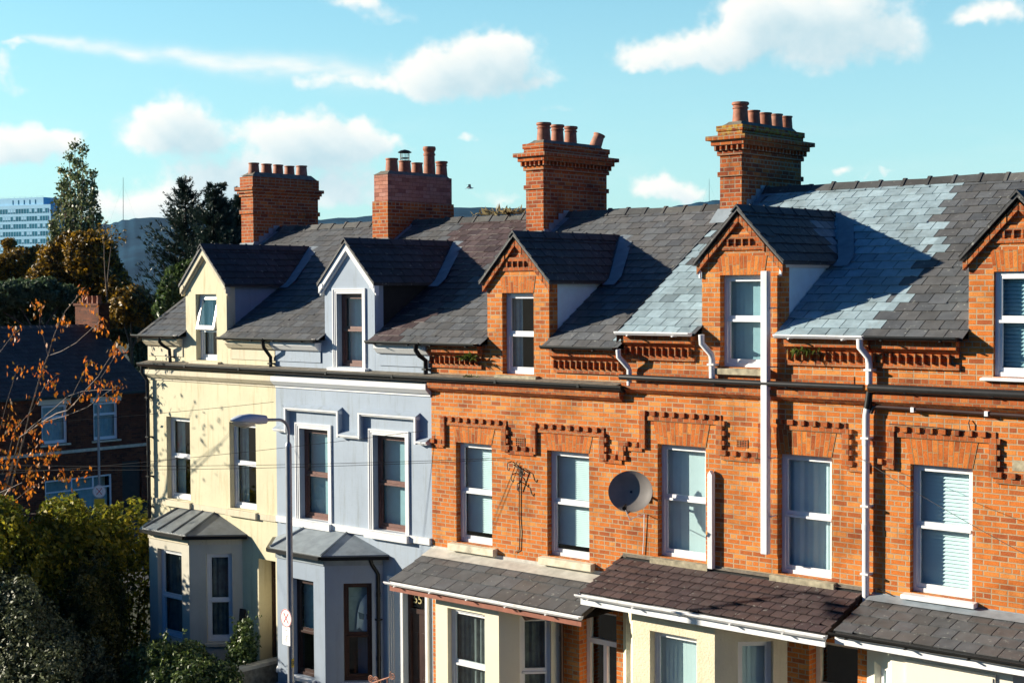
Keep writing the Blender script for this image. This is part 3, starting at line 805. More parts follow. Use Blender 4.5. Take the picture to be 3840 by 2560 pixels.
# ------------------------------------------------------------------ bays
C45 = math.sqrt(.5)
def bay(H, X, bx, bw, zt, z0w, z1w, wall, blinds, mats, zbot=-.3, sillm='creamtrim', bl=('curtain', 'curtain'), fw=(.32, .36), wd=.11, blank=False):
    b = .8; xl, xr = X + bx, X + bx + bw
    mb = MB(); L = b / C45
    fr_front = ((xl, -b, 0),); fr_right = ((xr, -b, 0), (C45, C45, 0), (-C45, C45, 0)); fr_left = ((xl - b, 0, 0), (C45, -C45, 0), (C45, C45, 0))
    of = (fw[0], bw - fw[1], z0w, z1w); oc = (.36, L - .22, z0w, z1w)
    mb.frame(*fr_front); wallgrid(mb, 0, bw, zbot, zt, [] if blank else [of], rev=wd)
    mb.frame(*fr_right); wallgrid(mb, 0, L, zbot, zt, [oc], rev=wd)
    mb.frame(*fr_left); wallgrid(mb, 0, L, zbot, zt, [oc], rev=wd)
    mb.frame(); mb.face([(xl - b, 0, zt), (xl, -b, zt), (xr, -b, zt), (xr + b, 0, zt)])
    mb.build('bay', M[wall], H)
    if not blank: window(H, fr_front, *of, d=wd - .01, mat=mats, blind=bl[0], rail=.47, bmat=blinds, sill=(sillm, .05, .06, .1), top_vent=(mats == 'upvc'))
    window(H, fr_right, *oc, d=wd - .01, mat=mats, blind=bl[1], rail=.47, bmat=blinds, sill=(sillm, .05, .06, .1))
    window(H, fr_left, *oc, d=wd - .01, mat=mats, blind=bl[1], rail=.47, bmat=blinds, sill=(sillm, .05, .06, .1))
def bay_roof(H, X, bx, bw, zt, ztop, mat, topx, topw, seams=True):
    b = .8; o = .13; xl, xr = X + bx, X + bx + bw; k = .06
    A = (xl - b - .18, 0, zt); B = (xl - .05, -b - o, zt); C = (xr + .05, -b - o, zt); D = (xr + b + .18, 0, zt)
    T1 = (topx, 0, ztop); T2 = (topx + topw, 0, ztop)
    mb = MB()
    def up(p, z): return (p[0], p[1], p[2] + z)
    mb.face([up(B, .06), up(C, .06), T2, T1]); mb.face([up(C, .06), up(D, .06), T2]); mb.face([up(A, .06), up(B, .06), T1])
    for p, q in ((A, B), (B, C), (C, D)): mb.face([p, q, up(q, .06), up(p, .06)])
    mb.face([A, D, C, B])
    rl = mb
    def lerp(p, q, t): return tuple(p[i] + (q[i] - p[i]) * t for i in range(3))
    B1, C1, D1, A1 = up(B, .075), up(C, .075), up(D, .075), up(A, .075)
    t1, t2 = up(T1, .012), up(T2, .012)
    rl.tube([C1, t2], .022, 8); rl.tube([B1, t1], .022, 8)
    if seams:
        for t in (.34, .68): rl.tube([lerp(B1, C1, t), lerp(t1, t2, t)], .018, 8)
    r = mb.build('bay_roof', M[mat], H)
    g = MB()
    for p, q in ((A, B), (B, C), (C, D)):
        p_, q_ = Vector(p), Vector(q); n = (q_ - p_).cross(Vector((0, 0, 1))).normalized()
        g.bar(p_ + n * .04 + Vector((0, 0, .01)), q_ + n * .04 + Vector((0, 0, .01)), .08, .07)
    g.build('gutter', M['black'], H)
    fb = MB(); i_ = .015
    for p, q in (((xl - b, 0), (xl, -b)), ((xl, -b), (xr, -b)), ((xr, -b), (xr + b, 0))):
        n = Vector((q[1] - p[1], -(q[0] - p[0]), 0)).normalized(); n = n if n.y < 0 or (n.y == 0) else -n
        fb.bar(Vector((p[0], p[1], zt - .10)) + n * .012, Vector((q[0], q[1], zt - .10)) + n * .012, .03, .12)
    fb.build('frieze', M['creamtrim' if mat == 'leadroof' else 'lead'], H)
    return r
def canopy(H, X, zw, zg, depth, gmat, fmat, rows, wid, colf, xe=(0, 0), seed=3, flash='leadlight', lift=.014, fw_=.30, up=.12):
    """lean-to slated roof over bay and door"""
    xa, xb = X + xe[0], X + W + xe[1]
    mb = MB(); d = Vector((0, depth, zw - zg)); L = d.length; ev = d.normalized(); zb_ = zg
    slates(mb, (xa, -depth, zg + .04), (1, 0, 0), ev, rows, (L - .12) / rows, wid, .012, lambda s: (0, xb - xa), colf, seed=seed, lift=lift)
    mb.face([(xa, -depth, zg + .03), (xb, -depth, zg + .03), (xb, 0, zw + .03), (xa, 0, zw + .03)], col=(.05,) * 3)
    mb.face([(xa, -depth, zg - .03), (xa, 0, zw - .05), (xa, 0, zw + .05), (xa, -depth, zg + .05)], col=(.04, .025, .02))
    mb.face([(xb, -depth, zg - .03), (xb, -depth, zg + .05), (xb, 0, zw + .05), (xb, 0, zw - .05)], col=(.04, .025, .02))
    mb.face([(xa, -depth + .02, zg - .03), (xa, 0, zg - .03), (xb, 0, zg - .03), (xb, -depth + .02, zg - .03)], col=(.1, .08, .06))
    r = mb.build('canopy_roof', M['slate'], H)
    f = MB(); s0 = L - fw_
    p0 = Vector((xa, -depth, zg + .04)) + ev * s0; p1 = Vector((xa, -depth, zg + .04)) + ev * (L - .0)
    f.face([(xa + .01, p0.y, p0.z + .034), (xb - .01, p0.y, p0.z + .034), (xb - .01, p1.y, p1.z + .034), (xa + .01, p1.y, p1.z + .034)])
    f.box(xa + .01, xb - .01, -.018, .0, zw + .02, zw + up)
    f.build('flashing', M[flash], r)
    g = MB(); half_gutter(g, xa - .03, xb + .03, -depth - .05, zg + .035, .06)
    g.build('gutter', M[gmat], H)
    b = MB(); b.box(xa + .01, xb - .01, -depth + .0, -depth + .03, zg - .14, zg + .01); b.build('fascia', M[fmat], H)
    return r
def door(H, u0, u1, z1, d, frame='upvc', leaf='doorbrown', fan=True, twin=False, z0=.15):
    f = MB(); frame_box(f, u0 + .005, u1 - .005, z0, z1 - .005, .075, d, d + .09)
    zt = 2.42 if z1 < 3.05 else 2.50
    if fan: f.box(u0 + .075, u1 - .075, d + .002, d + .088, zt, zt + .09)
    if twin: f.box((u0 + u1) / 2 - .035, (u0 + u1) / 2 + .035, d + .004, d + .086, 1.2, zt)
    o = f.build('door_frame', M[frame], H)
    l = MB()
    if twin:
        l.box(u0 + .08, u1 - .08, d + .05, d + .08, z0 + .01, 1.2)
    else:
        l.box(u0 + .08, u1 - .08, d + .03, d + .075, z0 + .01, zt - .004)
        for k in range(2):
            for z in (.45, 1.35): l.box(u0 + .17 + k * (u1 - u0 - .28) / 2, u0 + .17 + k * (u1 - u0 - .28) / 2 + (u1 - u0 - .46) / 2, d + .018, d + .03, z, z + .7)
    l.build('door', M[leaf], H)
    g = MB(); g.face([(u0 + .08, d + .06, zt + .092), (u1 - .08, d + .06, zt + .092), (u1 - .08, d + .06, z1 - .085), (u0 + .08, d + .06, z1 - .085)])
    if twin: g.face([(u0 + .08, d + .055, 1.2), (u1 - .08, d + .055, 1.2), (u1 - .08, d + .055, zt - .004), (u0 + .08, d + .055, zt - .004)])
    g.build('fanlight', M['glass'], H)
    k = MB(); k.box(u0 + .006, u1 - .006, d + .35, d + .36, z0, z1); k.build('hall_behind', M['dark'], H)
def pipe(H, pts, r, mat, clips=(), name='downpipe', n=10):
    mb = MB(); mb.tube(pts, r, n)
    lo, hi = Vector(pts[-1]), Vector(pts[-2])
    if (hi - lo).length > 1.2 and abs(hi.x - lo.x) < .02:
        zz = hi.z - .35
        while zz > lo.z + .2: mb.tube([(lo.x, lo.y, zz), (lo.x, lo.y, zz - .09)], r * 1.14, n); zz -= 1.25
    for z, x, y in clips:
        mb.box(x - r - .012, x + r + .012, y - r - .01, 0, z, z + .03)
    return mb.build(name, M[mat], H, smooth=True)
# ------------------------------------------------------------------ the five houses
for i in range(5):
    H, X, zo = house(i)
    if i == 0:
        chimney(H, X - .30, 1, [(3.17, .25, .135, 'plain', 0), (3.565, .25, .135, 'plain', 0), (3.925, .25, .13, 'plain', .02), (4.29, .24, .13, 'plain', 0), (4.685, .27, .145, 'pale', 0)])
        bay(H, X, .0 + 1.11, 1.46, 3.30, 1.1, 3.01, 'baybeige', 'curtain', 'upvc', fw=(.31, .27))
        bay_roof(H, X, 1.11, 1.46, 3.37, 3.80, 'leadroof', X + 1.15, 1.3)
        door(H, X + 3.92, X + 4.48, 2.96, .34, 'doorbrown')
        sb = MB(); sb.box(X + .17, X + W - .02, -.035, .01, 3.80, 3.925); sb.build('sill_band', M['creamtrim'], H)
        pipe(H, [(X - .0, -.16, 6.93), (X + .0, -.16, 6.78), (X + .10, -.09, 6.6), (X + .11, -.09, 3.45)], .042, 'black', [(z, X + .11, -.09) for z in (6.2, 5.3, 4.4, 3.7)])
        pipe(H, [(X + .85, -.27, 7.62), (X + .85, -.27, 7.5), (X + .87, -.2, 7.42), (X + .96, -.09, 7.33), (X + .98, -.08, 7.0)], .038, 'black', [(7.15, X + .98, -.08)])
        pipe(H, [(X + 4.46, -.27, 7.62), (X + 4.47, -.24, 7.45), (X + 4.49, -.08, 7.25), (X + 4.49, -.08, 7.0)], .038, 'black', [(7.1, X + 4.49, -.08)])
    if i == 1:
        chimney(H, X - .14, 2, [(3.307, .31, .145, 'plain', 0), (3.711, .28, .145, 'cowl', 0), (4.101, .26, .135, 'plain', 0), (4.499, .65, .142, 'roll', 0), (4.9, .34, .138, 'roll', 0)])
        bay(H, X, .95, 1.44, 3.38, 1.0, 2.93, 'bluedark', 'net', 'doorbrown', bl=('roman', 'roman'), fw=(.49, .33), sillm='whitetrim')
        bay_roof(H, X, .95, 1.44, 3.44, 3.83, 'leadroof' if 0 else 'lead', X + 1.0, 1.2, False)
        pl = MB(); pl.box(X + .9, X + 2.45, -.82, -.80, .25, .75); pl.build('plinth', M['bluegrey'], H)
        door(H, X + 3.745, X + 4.385, 2.93, .13, 'doorbrown')
        sr = MB()
        for k in range(3): sr.box(X + 3.36 + k * .05, X + 3.40 + k * .05, -.05 + k * .012, .0, .15, 3.02)
        sr.box(X + 3.51, X + 3.742, -.012, .0, .15, 2.98); sr.box(X + 4.388, X + 4.45, -.05, .0, .15, 2.98); sr.box(X + 3.36, X + 4.45, -.055, .0, 2.985, 3.10)
        sr.build('door_surround', M['whitetrim'], H)
        tc = bpy.data.curves.new('door_number', 'FONT'); tc.body = '55'; tc.size = .24; tc.extrude = .004; tc.align_x = 'CENTER'
        tob = bpy.data.objects.new('t', tc); me = bpy.data.meshes.new_from_object(tob); bpy.data.objects.remove(tob)
        no = bpy.data.objects.new('door_number', me); COL.objects.link(no); me.materials.clear(); me.materials.append(M['gold']); no.parent = H
        no.location = Vector((X + 4.02, .128, 2.62)) - H.location; no.rotation_euler = (rad(90), 0, 0)
        # window surrounds
        for k, (a, b) in enumerate(HOUSES[1]['wdw']):
            fb = MB(); z0, z1 = 3.95, 5.81
            for (o0, o1, pj) in ((.0, .04, .012), (.045, .08, .022), (.085, .115, .034)):
                fb.box(X + a - o1, X + a - o0, -pj, .005, z0, z1 + o1); fb.box(X + b + o0, X + b + o1, -pj, .005, z0, z1 + o1); fb.box(X + a - o0, X + b + o0, -pj, .005, z1 + o0, z1 + o1)
            fb.build('window_surround', M['whitetrim'], H)
        fb = MB(); a, b = X + HOUSES[1]['dx'] + .36, X + HOUSES[1]['dx'] + 1.46 - .355; z0, z1 = 7.09, 8.56
        for (o0, o1, pj) in ((.0, .036, .012), (.04, .074, .022), (.078, .105, .034)):
            fb.box(a - o1, a - o0, -pj, .003, z0, z1 + o1); fb.box(b + o0, b + o1, -pj, .003, z0, z1 + o1); fb.box(a - o0, b + o0, -pj, .003, z1 + o0, z1 + o1)
        fb.build('window_surround', M['whitetrim'], H)
        hm = MB(); ht = MB(); zl, zh = 5.78, 6.24
        def hood_h(a, b, z):
            hm.prism([(X + a, .005, z - .012), (X + a, -.13, z - .012), (X + a, -.13, z - .04), (X + a, -.11, z - .045), (X + a, -.10, z - .07), (X + a, .005, z - .075)], (b - a, 0, 0)); ht.prism([(X + a, .006, z + .065), (X + a, -.132, z - .01), (X + a, .006, z - .01)], (b - a, 0, 0))
        def hood_v(u, w, za, zb): hm.box(X + u, X + u + w, -.127, -.09, za, zb - .012); ht.box(X + u + .004, X + u + w - .004, -.089, .004, za, zb - .012)
        hood_h(.03, .44, zl); hood_v(.40, .045, zl - .075, zh); hood_h(.395, 2.06, zh); hood_v(2.01, .045, zl - .07, zh - .0); hood_h(2.06, 2.68, zl); hood_v(2.64, .045, zl - .075, zh); hood_h(2.64, 4.25, zh); hood_v(4.20, .045, zl - .07, zh); hood_h(4.25, 4.52, zl)
        ho = hm.build('hood_moulding', M['whitetrim'], H); ht.build('hood_slope', M['bluegrey'], ho)
        sb = MB(); sb.box(X + .02, X + W - .02, -.06, .01, 3.82, 3.948)
        for a, b in HOUSES[1]['wdw']: sb.prism([(X + a - .15, -.13, 3.80), (X + a - .15, -.13, 3.935), (X + a - .15, .13, 3.954), (X + a - .15, .13, 3.80)], (b - a + .30, 0, 0))
        sb.build('sill_band', M['whitetrim'], H)
        pipe(H, [(X + 4.42, -.27, 7.62), (X + 4.42, -.27, 7.5), (X + 4.44, -.2, 7.40), (X + 4.49, -.08, 7.3), (X + 4.49, -.08, 7.0)], .045, 'black', [(7.12, X + 4.49, -.08)])
        pipe(H, [(X + 3.05, -.2, 3.42), (X + 3.05, -.16, 3.3), (X + 3.13, -.07, 3.1), (X + 3.13, -.07, .2)], .04, 'black', [(2.2, X + 3.13, -.07)])
        # picture of a face on a blind
        fr = ((X + .95 + 1.44, -.8, 0), (C45, C45, 0), (-C45, C45, 0))
        pm = MB(*fr); d = .20
        pm.face([(.60, d, 1.98), (.66, d, 2.02), (.72, d, 1.95), (.82, d, 1.92), (.87, d, 2.0), (.87, d, 2.72), (.78, d, 2.66), (.68, d, 2.52), (.62, d, 2.3)])
        po = pm.build('printed_face', M['upvc'], H)
        pm = MB(*fr); d = .197
        pm.face([(.635, d, 2.33), (.76, d, 2.28), (.745, d, 2.17), (.66, d, 2.19)]); pm.face([(.79, d, 2.28), (.87, d, 2.30), (.87, d, 2.15), (.80, d, 2.18)])
        pm.build('dark_glasses', M['lead'], po)
    if i == 2:
        chimney(H, X - .18, 3, [(3.246, .38, .148, 'roll', 0), (3.678, .37, .138, 'roll', 0), (4.101, .37, .138, 'roll', .02), (4.92, .29, .13, 'pale', .32)])
        bay(H, X, .87, 1.53, 3.30, 1.1, 2.93, 'bay_cream', 'curtain', 'upvc', fw=(.29, .33), sillm='bay_cream')
        canopy(H, X, 3.70, 3.27, 1.1, 'gutterwhite', 'redwood', 3, .36, slate_dark, (-.03, -.06), 5, 'leadlight', .012)
        door(H, X + 3.55, X + 4.36, 3.12, .2, 'upvc', 'upvc', True, True)
        mould(H, X, 0, [('h', .02, .33, 5.76), ('v', .33, 5.72, 6.20, 0), ('h', .29, 1.90, 6.19), ('v', 1.86, 5.72, 6.18, 1), ('h', 1.90, 2.55, 5.76), ('v', 2.56, 5.72, 6.20, 0), ('h', 2.53, 4.12, 6.19), ('v', 4.09, 5.72, 6.18, 1), ('h', 4.10, 4.50, 5.76), ('v', 4.50, 5.76, 6.08, 1)])
        for a, b in HOUSES[2]['wdw']: arch(H, X, a, b, 5.81, 6.12)
        air_vent(H, X + 2.12, X + 2.32, 5.83, 5.98)
        pipe(H, [(X + 4.62, -.27, 7.62), (X + 4.62, -.26, 7.5), (X + 4.70, -.12, 7.33), (X + 4.72, -.1, 7.28), (X + 4.72, -.1, 7.02)], .045, 'gutterwhite')
        pipe(H, [(X + 3.15, -1.12, 3.26), (X + 3.15, -.95, 3.05), (X + 3.22, -.08, 2.95), (X + 3.22, -.08, .2)], .04, 'doorbrown')
        cp = MB(); cp.tube([(X + 2.2, -.02, 5.5), (X + 2.21, -.02, 5.2), (X + 2.2, -.02, 4.6), (X + 2.22, -.02, 4.3), (X + 2.2, -.02, 3.98), (X + 2.1, -.02, 3.93)], .009, 6); cp.build('wall_cable', M['wire'], H)
        bk = MB()
        for (x, z) in ((2.02, 5.45), (2.12, 5.25), (2.32, 5.35), (2.25, 5.1)):
            bk.tube([(X + x, -.01, z + .1), (X + x, -.12, z + .08), (X + x + .01, -.14, z - .02), (X + x + .05, -.14, z - .05), (X + x + .07, -.14, z)], .009, 6)
        bk.tube([(X + 2.1, -.04, 5.5), (X + 2.34, -.06, 5.4)], .013, 6); bk.tube([(X + 2.34, -.06, 5.42), (X + 2.2, -.05, 5.05)], .010, 6)
        bk.build('cable_bracket', M['wire'], H)
    if i == 3:
        chimney(H, X - .06, 4, [(3.27, .38, .15, 'roll', 0), (3.72, .27, .122, 'plain', .0), (4.11, .26, .13, 'plain', 0), (4.50, .27, .128, 'pale', 0), (4.86, .26, .122, 'plain', 0)])
        bay(H, X, .75, 1.57, 3.68, 1.4, 3.19, 'roughcast', 'blind', 'upvc', bl=('vertical', 'vertical'), fw=(.34, .33), sillm='stone', wd=.14)
        canopy(H, X, 4.10, 3.65, 1.15, 'gutterwhite', 'upvc', 6, .21, slate_brown, (-.05, -.12), 6, 'mortar', .026, .07, .09)
        door(H, X + 3.50, X + 4.32, 3.27, .2, 'bay_white', 'doorbrown')
        mould(H, X, 0, [('h', .0, .37, 6.0), ('v', .39, 5.98, 6.56, 0), ('h', .36, 1.92, 6.53), ('v', 1.90, 5.98, 6.52, 1), ('h', 1.93, 2.68, 5.98), ('v', 2.68, 5.98, 6.52, 0), ('h', 2.95, 4.13, 6.53), ('v', 4.13, 5.98, 6.52, 1), ('h', 4.15, 4.5, 5.97)])
        for a, b in HOUSES[3]['wdw']: arch(H, X, a, b, 6.075, 6.48)
        air_vent(H, X + 2.21, X + 2.40, 6.13, 6.24)
        pipe(H, [(X + 1.72, -.27, 7.89), (X + 1.72, -.26, 7.75), (X + 1.80, -.12, 7.58), (X + 1.81, -.1, 7.5), (X + 1.81, -.1, 7.17)], .05, 'gutterwhite', [(7.4, X + 1.81, -.1)])
        pipe(H, [(X + 4.48, -.27, 7.89), (X + 4.48, -.26, 7.75), (X + 4.54, -.12, 7.6), (X + 4.545, -.1, 7.5), (X + 4.545, -.1, 7.20)], .05, 'gutterwhite', [(7.4, X + 4.545, -.1)])
        pipe(H, [(X + 4.56, -.1, 7.1), (X + 4.54, -.1, 6.95), (X + 4.52, -.1, 6.85)], .06, 'black')
        pipe(H, [(X + 4.52, -.1, 6.86), (X + 4.50, -.1, 6.75), (X + 4.50, -.1, 3.95)], .052, 'gutterwhite', [(z, X + 4.50, -.1) for z in (6.4, 5.4, 4.4)])
        tb = MB(); tb.box(X + 2.765, X + 2.885, -.21, -.10, 4.52, 8.88)
        for z in (8.3, 7.4, 6.0, 5.1): tb.box(X + 2.885, X + 2.93, -.17, -.13, z, z + .02); tb.box(X + 2.91, X + 2.93, -.17, .0, z, z + .02)
        tb.build('square_pipe', M['gutterwhite'], H, bevel=.01)
        wb = MB(); wb.prism([(X + 1.71, -.10, 4.15), (X + 1.81, -.10, 4.15), (X + 1.81, -.10, 5.66), (X + 1.76, -.10, 5.73), (X + 1.71, -.10, 5.66)], (0, .085, 0)); wb.build('cover_strip', M['gutterwhite'], H, bevel=.008)
    if i == 4:
        bay(H, X, .72, 1.75, 3.72, 1.4, 3.19, 'bay_white', 'blind', 'upvc', bl=('vertical', 'vertical'), blank=True)
        pb = MB(); pb.frame((X + .72, -.8, 0)); pb.box(.22, 1.52, -.03, .005, 1.2, 3.45); pb.box(.25, 1.49, -.045, -.029, 1.3, 3.40); pb.build('panel', M['bay_white'], H)
        canopy(H, X, 4.06, 3.72, 1.12, 'black', 'upvc', 4, .30, slate_dark, (-.0, 0), 8, 'lead', .010, .24, .08)
        door(H, X + 3.5, X + 4.3, 3.27, .2, 'upvc', 'doorbrown')
        mould(H, X, 0, [('h', .08, .36, 6.04), ('v', .31, 5.98, 6.56, 0), ('h', .28, 1.88, 6.53), ('v', 1.85, 5.98, 6.52, 1), ('h', 1.88, 2.6, 5.98), ('v', 2.6, 5.98, 6.56, 0), ('h', 2.55, 4.1, 6.53)])
        for a, b in HOUSES[4]['wdw']: arch(H, X, a, b, 6.075, 6.48)
        vb = MB(); vb.box(X + 2.11, X + 2.31, -.008, .01, 6.09, 6.24); vb.build('air_vent', M['stone'], H)
        pipe(H, [(X + .02, -.1, 6.78), (X + .06, -.08, 6.87), (X + .12, -.07, 6.88), (X + W, -.07, 6.84)], .028, 'doorbrown', name='waste_pipe', n=8)
        kc = MB()
        for u in (.65, 1.75): kc.box(X + u, X + u + .05, -.11, 0, 6.83, 6.90)
        kc.build('pipe_clip', M['upvc'], H)
        wc = MB(); wc.tube([(X + 1.5, -.02, 6.76), (X + 1.5, -.05, 6.72), (X + 1.53, -.03, 6.55), (X + 1.5, -.05, 6.6), (X + 1.0, -.07, 6.63), (X + .3, -.07, 6.64)], .008, 6); wc.tube([(X + .1, -.02, 4.2), (X + .9, -.04, 3.98), (X + 2.6, -.06, 3.95), (X + 4, -.05, 4.0)], .008, 6); wc.build('wall_cable', M['wire'], H)
# ------------------------------------------------------------------ camera frame (also used to turn a bearing and a distance into a place)
CAM = Vector((19.40359086, -19.6076045, 8.6))
cR = Vector((0.7486772, 0.66291132, -0.00557052)); cU = Vector((-0.01871292, 0.02953193, 0.99938866)); cF = Vector((-0.66267056, 0.74811526, -0.03451489))
FPX = 3372.96
def at(px, py, depth):
    """place at a forward distance (m) along the bearing of a picture point (2352 px wide)"""
    return CAM + (cF + cR * ((px - 1176) / FPX) - cU * ((py - 784) / FPX)) * depth
def aty(px, py, y):
    d = cF + cR * ((px - 1176) / FPX) - cU * ((py - 784) / FPX)
    return CAM + d * ((y - CAM.y) / d.y)
# ------------------------------------------------------------------ leaves
def leaf_mesh(name, mat, parent, P, size, seed, N=None, aspect=.5, up=.0, base=None, fold=.15):
    """one mesh of many small leaves at the points P (n,3)"""
    rg = np.random.default_rng(seed); P = np.asarray(P, float); n = len(P)
    if N is None: N = rg.normal(size=(n, 3))
    N = np.asarray(N, float) + np.array([0, 0, up]); N /= np.linalg.norm(N, axis=1)[:, None] + 1e-9
    A = rg.normal(size=(n, 3)); A -= N * (A * N).sum(1)[:, None]; A /= np.linalg.norm(A, axis=1)[:, None] + 1e-9
    B = np.cross(N, A); L = (size * rg.uniform(.4, 1.65, n))[:, None]
    v = np.empty((n, 4, 3)); v[:, 0] = P - A * L * .5; v[:, 1] = P + B * L * aspect * .5 + N * L * fold; v[:, 2] = P + A * L * .5; v[:, 3] = P - B * L * aspect * .5 + N * L * fold
    return quads(name, mat, parent, v, base)
def quads(name, mat, parent, v, base=None):
    root = parent
    while root is not None and root.parent is not None: root = root.parent
    o3 = np.array(root.location if root is not None else (base or (0, 0, 0)))
    n = len(v); me = bpy.data.meshes.new(name)
    me.vertices.add(n * 4); me.vertices.foreach_set('co', (v.reshape(-1, 3) - o3).ravel())
    me.loops.add(n * 4); me.loops.foreach_set('vertex_index', np.arange(n * 4, dtype=np.int32))
    me.polygons.add(n); me.polygons.foreach_set('loop_start', np.arange(0, n * 4, 4, dtype=np.int32)); me.polygons.foreach_set('loop_total', np.full(n, 4, dtype=np.int32))
    me.update(calc_edges=True); me.materials.append(mat)
    o = bpy.data.objects.new(name, me); COL.objects.link(o)
    if parent is not None: o.parent = parent
    else: o.location = base or (0, 0, 0)
    return o
def lump(P, sc, seed):
    """smooth pseudo noise 0..1 at the points, for clumps and gaps"""
    rg = np.random.default_rng(seed); f = np.zeros(len(P))
    for k in range(6):
        w = rg.normal(size=3) * sc * (1 + k * .45); f += np.sin(P @ w + rg.uniform(0, 6.28)) / (1 + k * .35)
    return 1 / (1 + np.exp(-1.6 * f))
def blob_points(ells, n, seed, shell=.55, gap=.25, sc=1.5):
    rg = np.random.default_rng(seed); out = []; vol = np.array([e[3] * e[4] * e[5] for e in ells]) ** .67; vol = vol / vol.sum()
    nor = []
    for e, w in zip(ells, vol):
        m = int(n * w * 1.7); d = rg.normal(size=(m, 3)); d /= np.linalg.norm(d, axis=1)[:, None]
        r = shell + (1 - shell) * rg.random(m) ** .6
        q = d * r[:, None]; lum = lump(d * 2.2 + np.array(e[:3]) * .3, sc, seed + 5)
        q *= (.80 + .32 * lum)[:, None]
        keep = lump(q * 3.1 + np.array(e[:3]), sc * 1.4, seed + 9) > gap
        out.append((np.array(e[:3]) + q * np.array(e[3:6]))[keep]); nor.append(d[keep])
    return np.concatenate(out), np.concatenate(nor)
def limb(mb, a, b, r0, r1, bend=.1, n=6, seed=0, k=5):
    rg = random.Random(seed); a = Vector(a); b = Vector(b); L = (b - a).length
    m = (a + b) / 2 + Vector((rg.uniform(-1, 1), rg.uniform(-1, 1), rg.uniform(-.3, .6))) * L * bend
    pts = [(1 - t) ** 2 * a + 2 * t * (1 - t) * m + t * t * b for t in [i / n for i in range(n + 1)]]
    mb.tube(pts, r0, k, r1); return pts
ML = {
 'poplar': m_leaf('poplar_leaf', [(0, (.05, .08, .035)), (.55, (.13, .17, .07)), (.88, (.26, .27, .11)), (1, (.36, .31, .12))]),
 'autumn': m_leaf('autumn_leaf', [(0, (.03, .026, .008)), (.42, (.10, .065, .010)), (.7, (.36, .20, .014)), (1, (.62, .34, .03))]),
 'cherry': m_leaf('cherry_leaf', [(0, (.07, .075, .015)), (.3, (.30, .12, .012)), (.65, (.58, .13, .012)), (1, (.62, .26, .02))], trans=.5),
 'conifer': m_leaf('conifer_needle', [(0, (.010, .022, .017)), (.6, (.022, .045, .030)), (1, (.05, .085, .05))], trans=.1),
 'bush': m_leaf('bush_leaf', [(0, (.02, .04, .014)), (.5, (.055, .10, .03)), (1, (.14, .19, .06))]),
 'bluebush': m_leaf('grey_green_leaf', [(0, (.02, .04, .020)), (.5, (.06, .10, .045)), (1, (.17, .22, .12))]),
 'hedge': m_leaf('hedge_leaf', [(0, (.06, .085, .014)), (.45, (.16, .185, .02)), (.78, (.38, .33, .03)), (1, (.65, .45, .03))], trans=.5),
 'privet': m_leaf('privet_leaf', [(0, (.03, .04, .016)), (.5, (.085, .105, .045)), (1, (.25, .27, .15))], rough=.5, trans=.15, spec=.3),
 'laurel': m_leaf('laurel_leaf', [(0, (.03, .055, .016)), (.5, (.085, .14, .034)), (1, (.21, .26, .06))], rough=.42, trans=.2, spec=.45),
 'yellowbush': m_leaf('yellow_green_leaf', [(0, (.045, .048, .009)), (.7, (.12, .115, .018)), (.94, (.22, .17, .02)), (1, (.6, .42, .02))]),
 'fern': m_leaf('fern_leaf', [(0, (.035, .055, .010)), (1, (.15, .19, .03))]),
 'straw': m_leaf('dry_grass', [(0, (.20, .16, .08)), (1, (.36, .30, .16))]),
}
def tree(name, label, cat, ells, n, size, mat, seed, base, limbs=(), r=.18, bark='bark', group=None, shell=.5, gap=.25, up=.2, aspect=.55, sc=1.5):
    T = empty(name, base, label, cat, group)
    mb = MB(); b = Vector(base)
    top = max((Vector(e[:3]) for e in ells), key=lambda q: q.z)
    limb(mb, b, b + (top - b) * .8, r, r * .3, .03, seed=seed, k=8)
    for i, e in enumerate(ells):
        q = Vector(e[:3]); s = b + (top - b) * min(.75, max(.15, ((q.z - e[5] * .9) - b.z) / max(.5, (top - b).z)))
        limb(mb, s, q, r * .4, r * .1, .12, seed=seed + i)
        rg = random.Random(seed + i)
        for k in range(5):
            d = Vector((rg.gauss(0, 1), rg.gauss(0, 1), rg.gauss(.2, .8))).normalized(); limb(mb, q - Vector((0, 0, e[5] * .3)), q + Vector((d.x * e[3], d.y * e[4], d.z * e[5])) * .9, r * .14, r * .04, .12, seed=seed + i * 7 + k, k=4)
    mb.build('trunk', M[bark], T)
    P, N = blob_points(ells, n, seed, shell, gap, sc)
    leaf_mesh('crown', ML[mat], T, P, size, seed, N + np.random.default_rng(seed).normal(size=N.shape) * .9, aspect, up)
    return T
def el(px, py, depth, rx, rz, ry=None):
    q = at(px, py, depth); s = depth / FPX; return (q.x, q.y, q.z, rx * s, (ry or rx) * s, rz * s)
def foot(px, depth):
    q = at(px, 784, depth); return (q.x, q.y, 0)
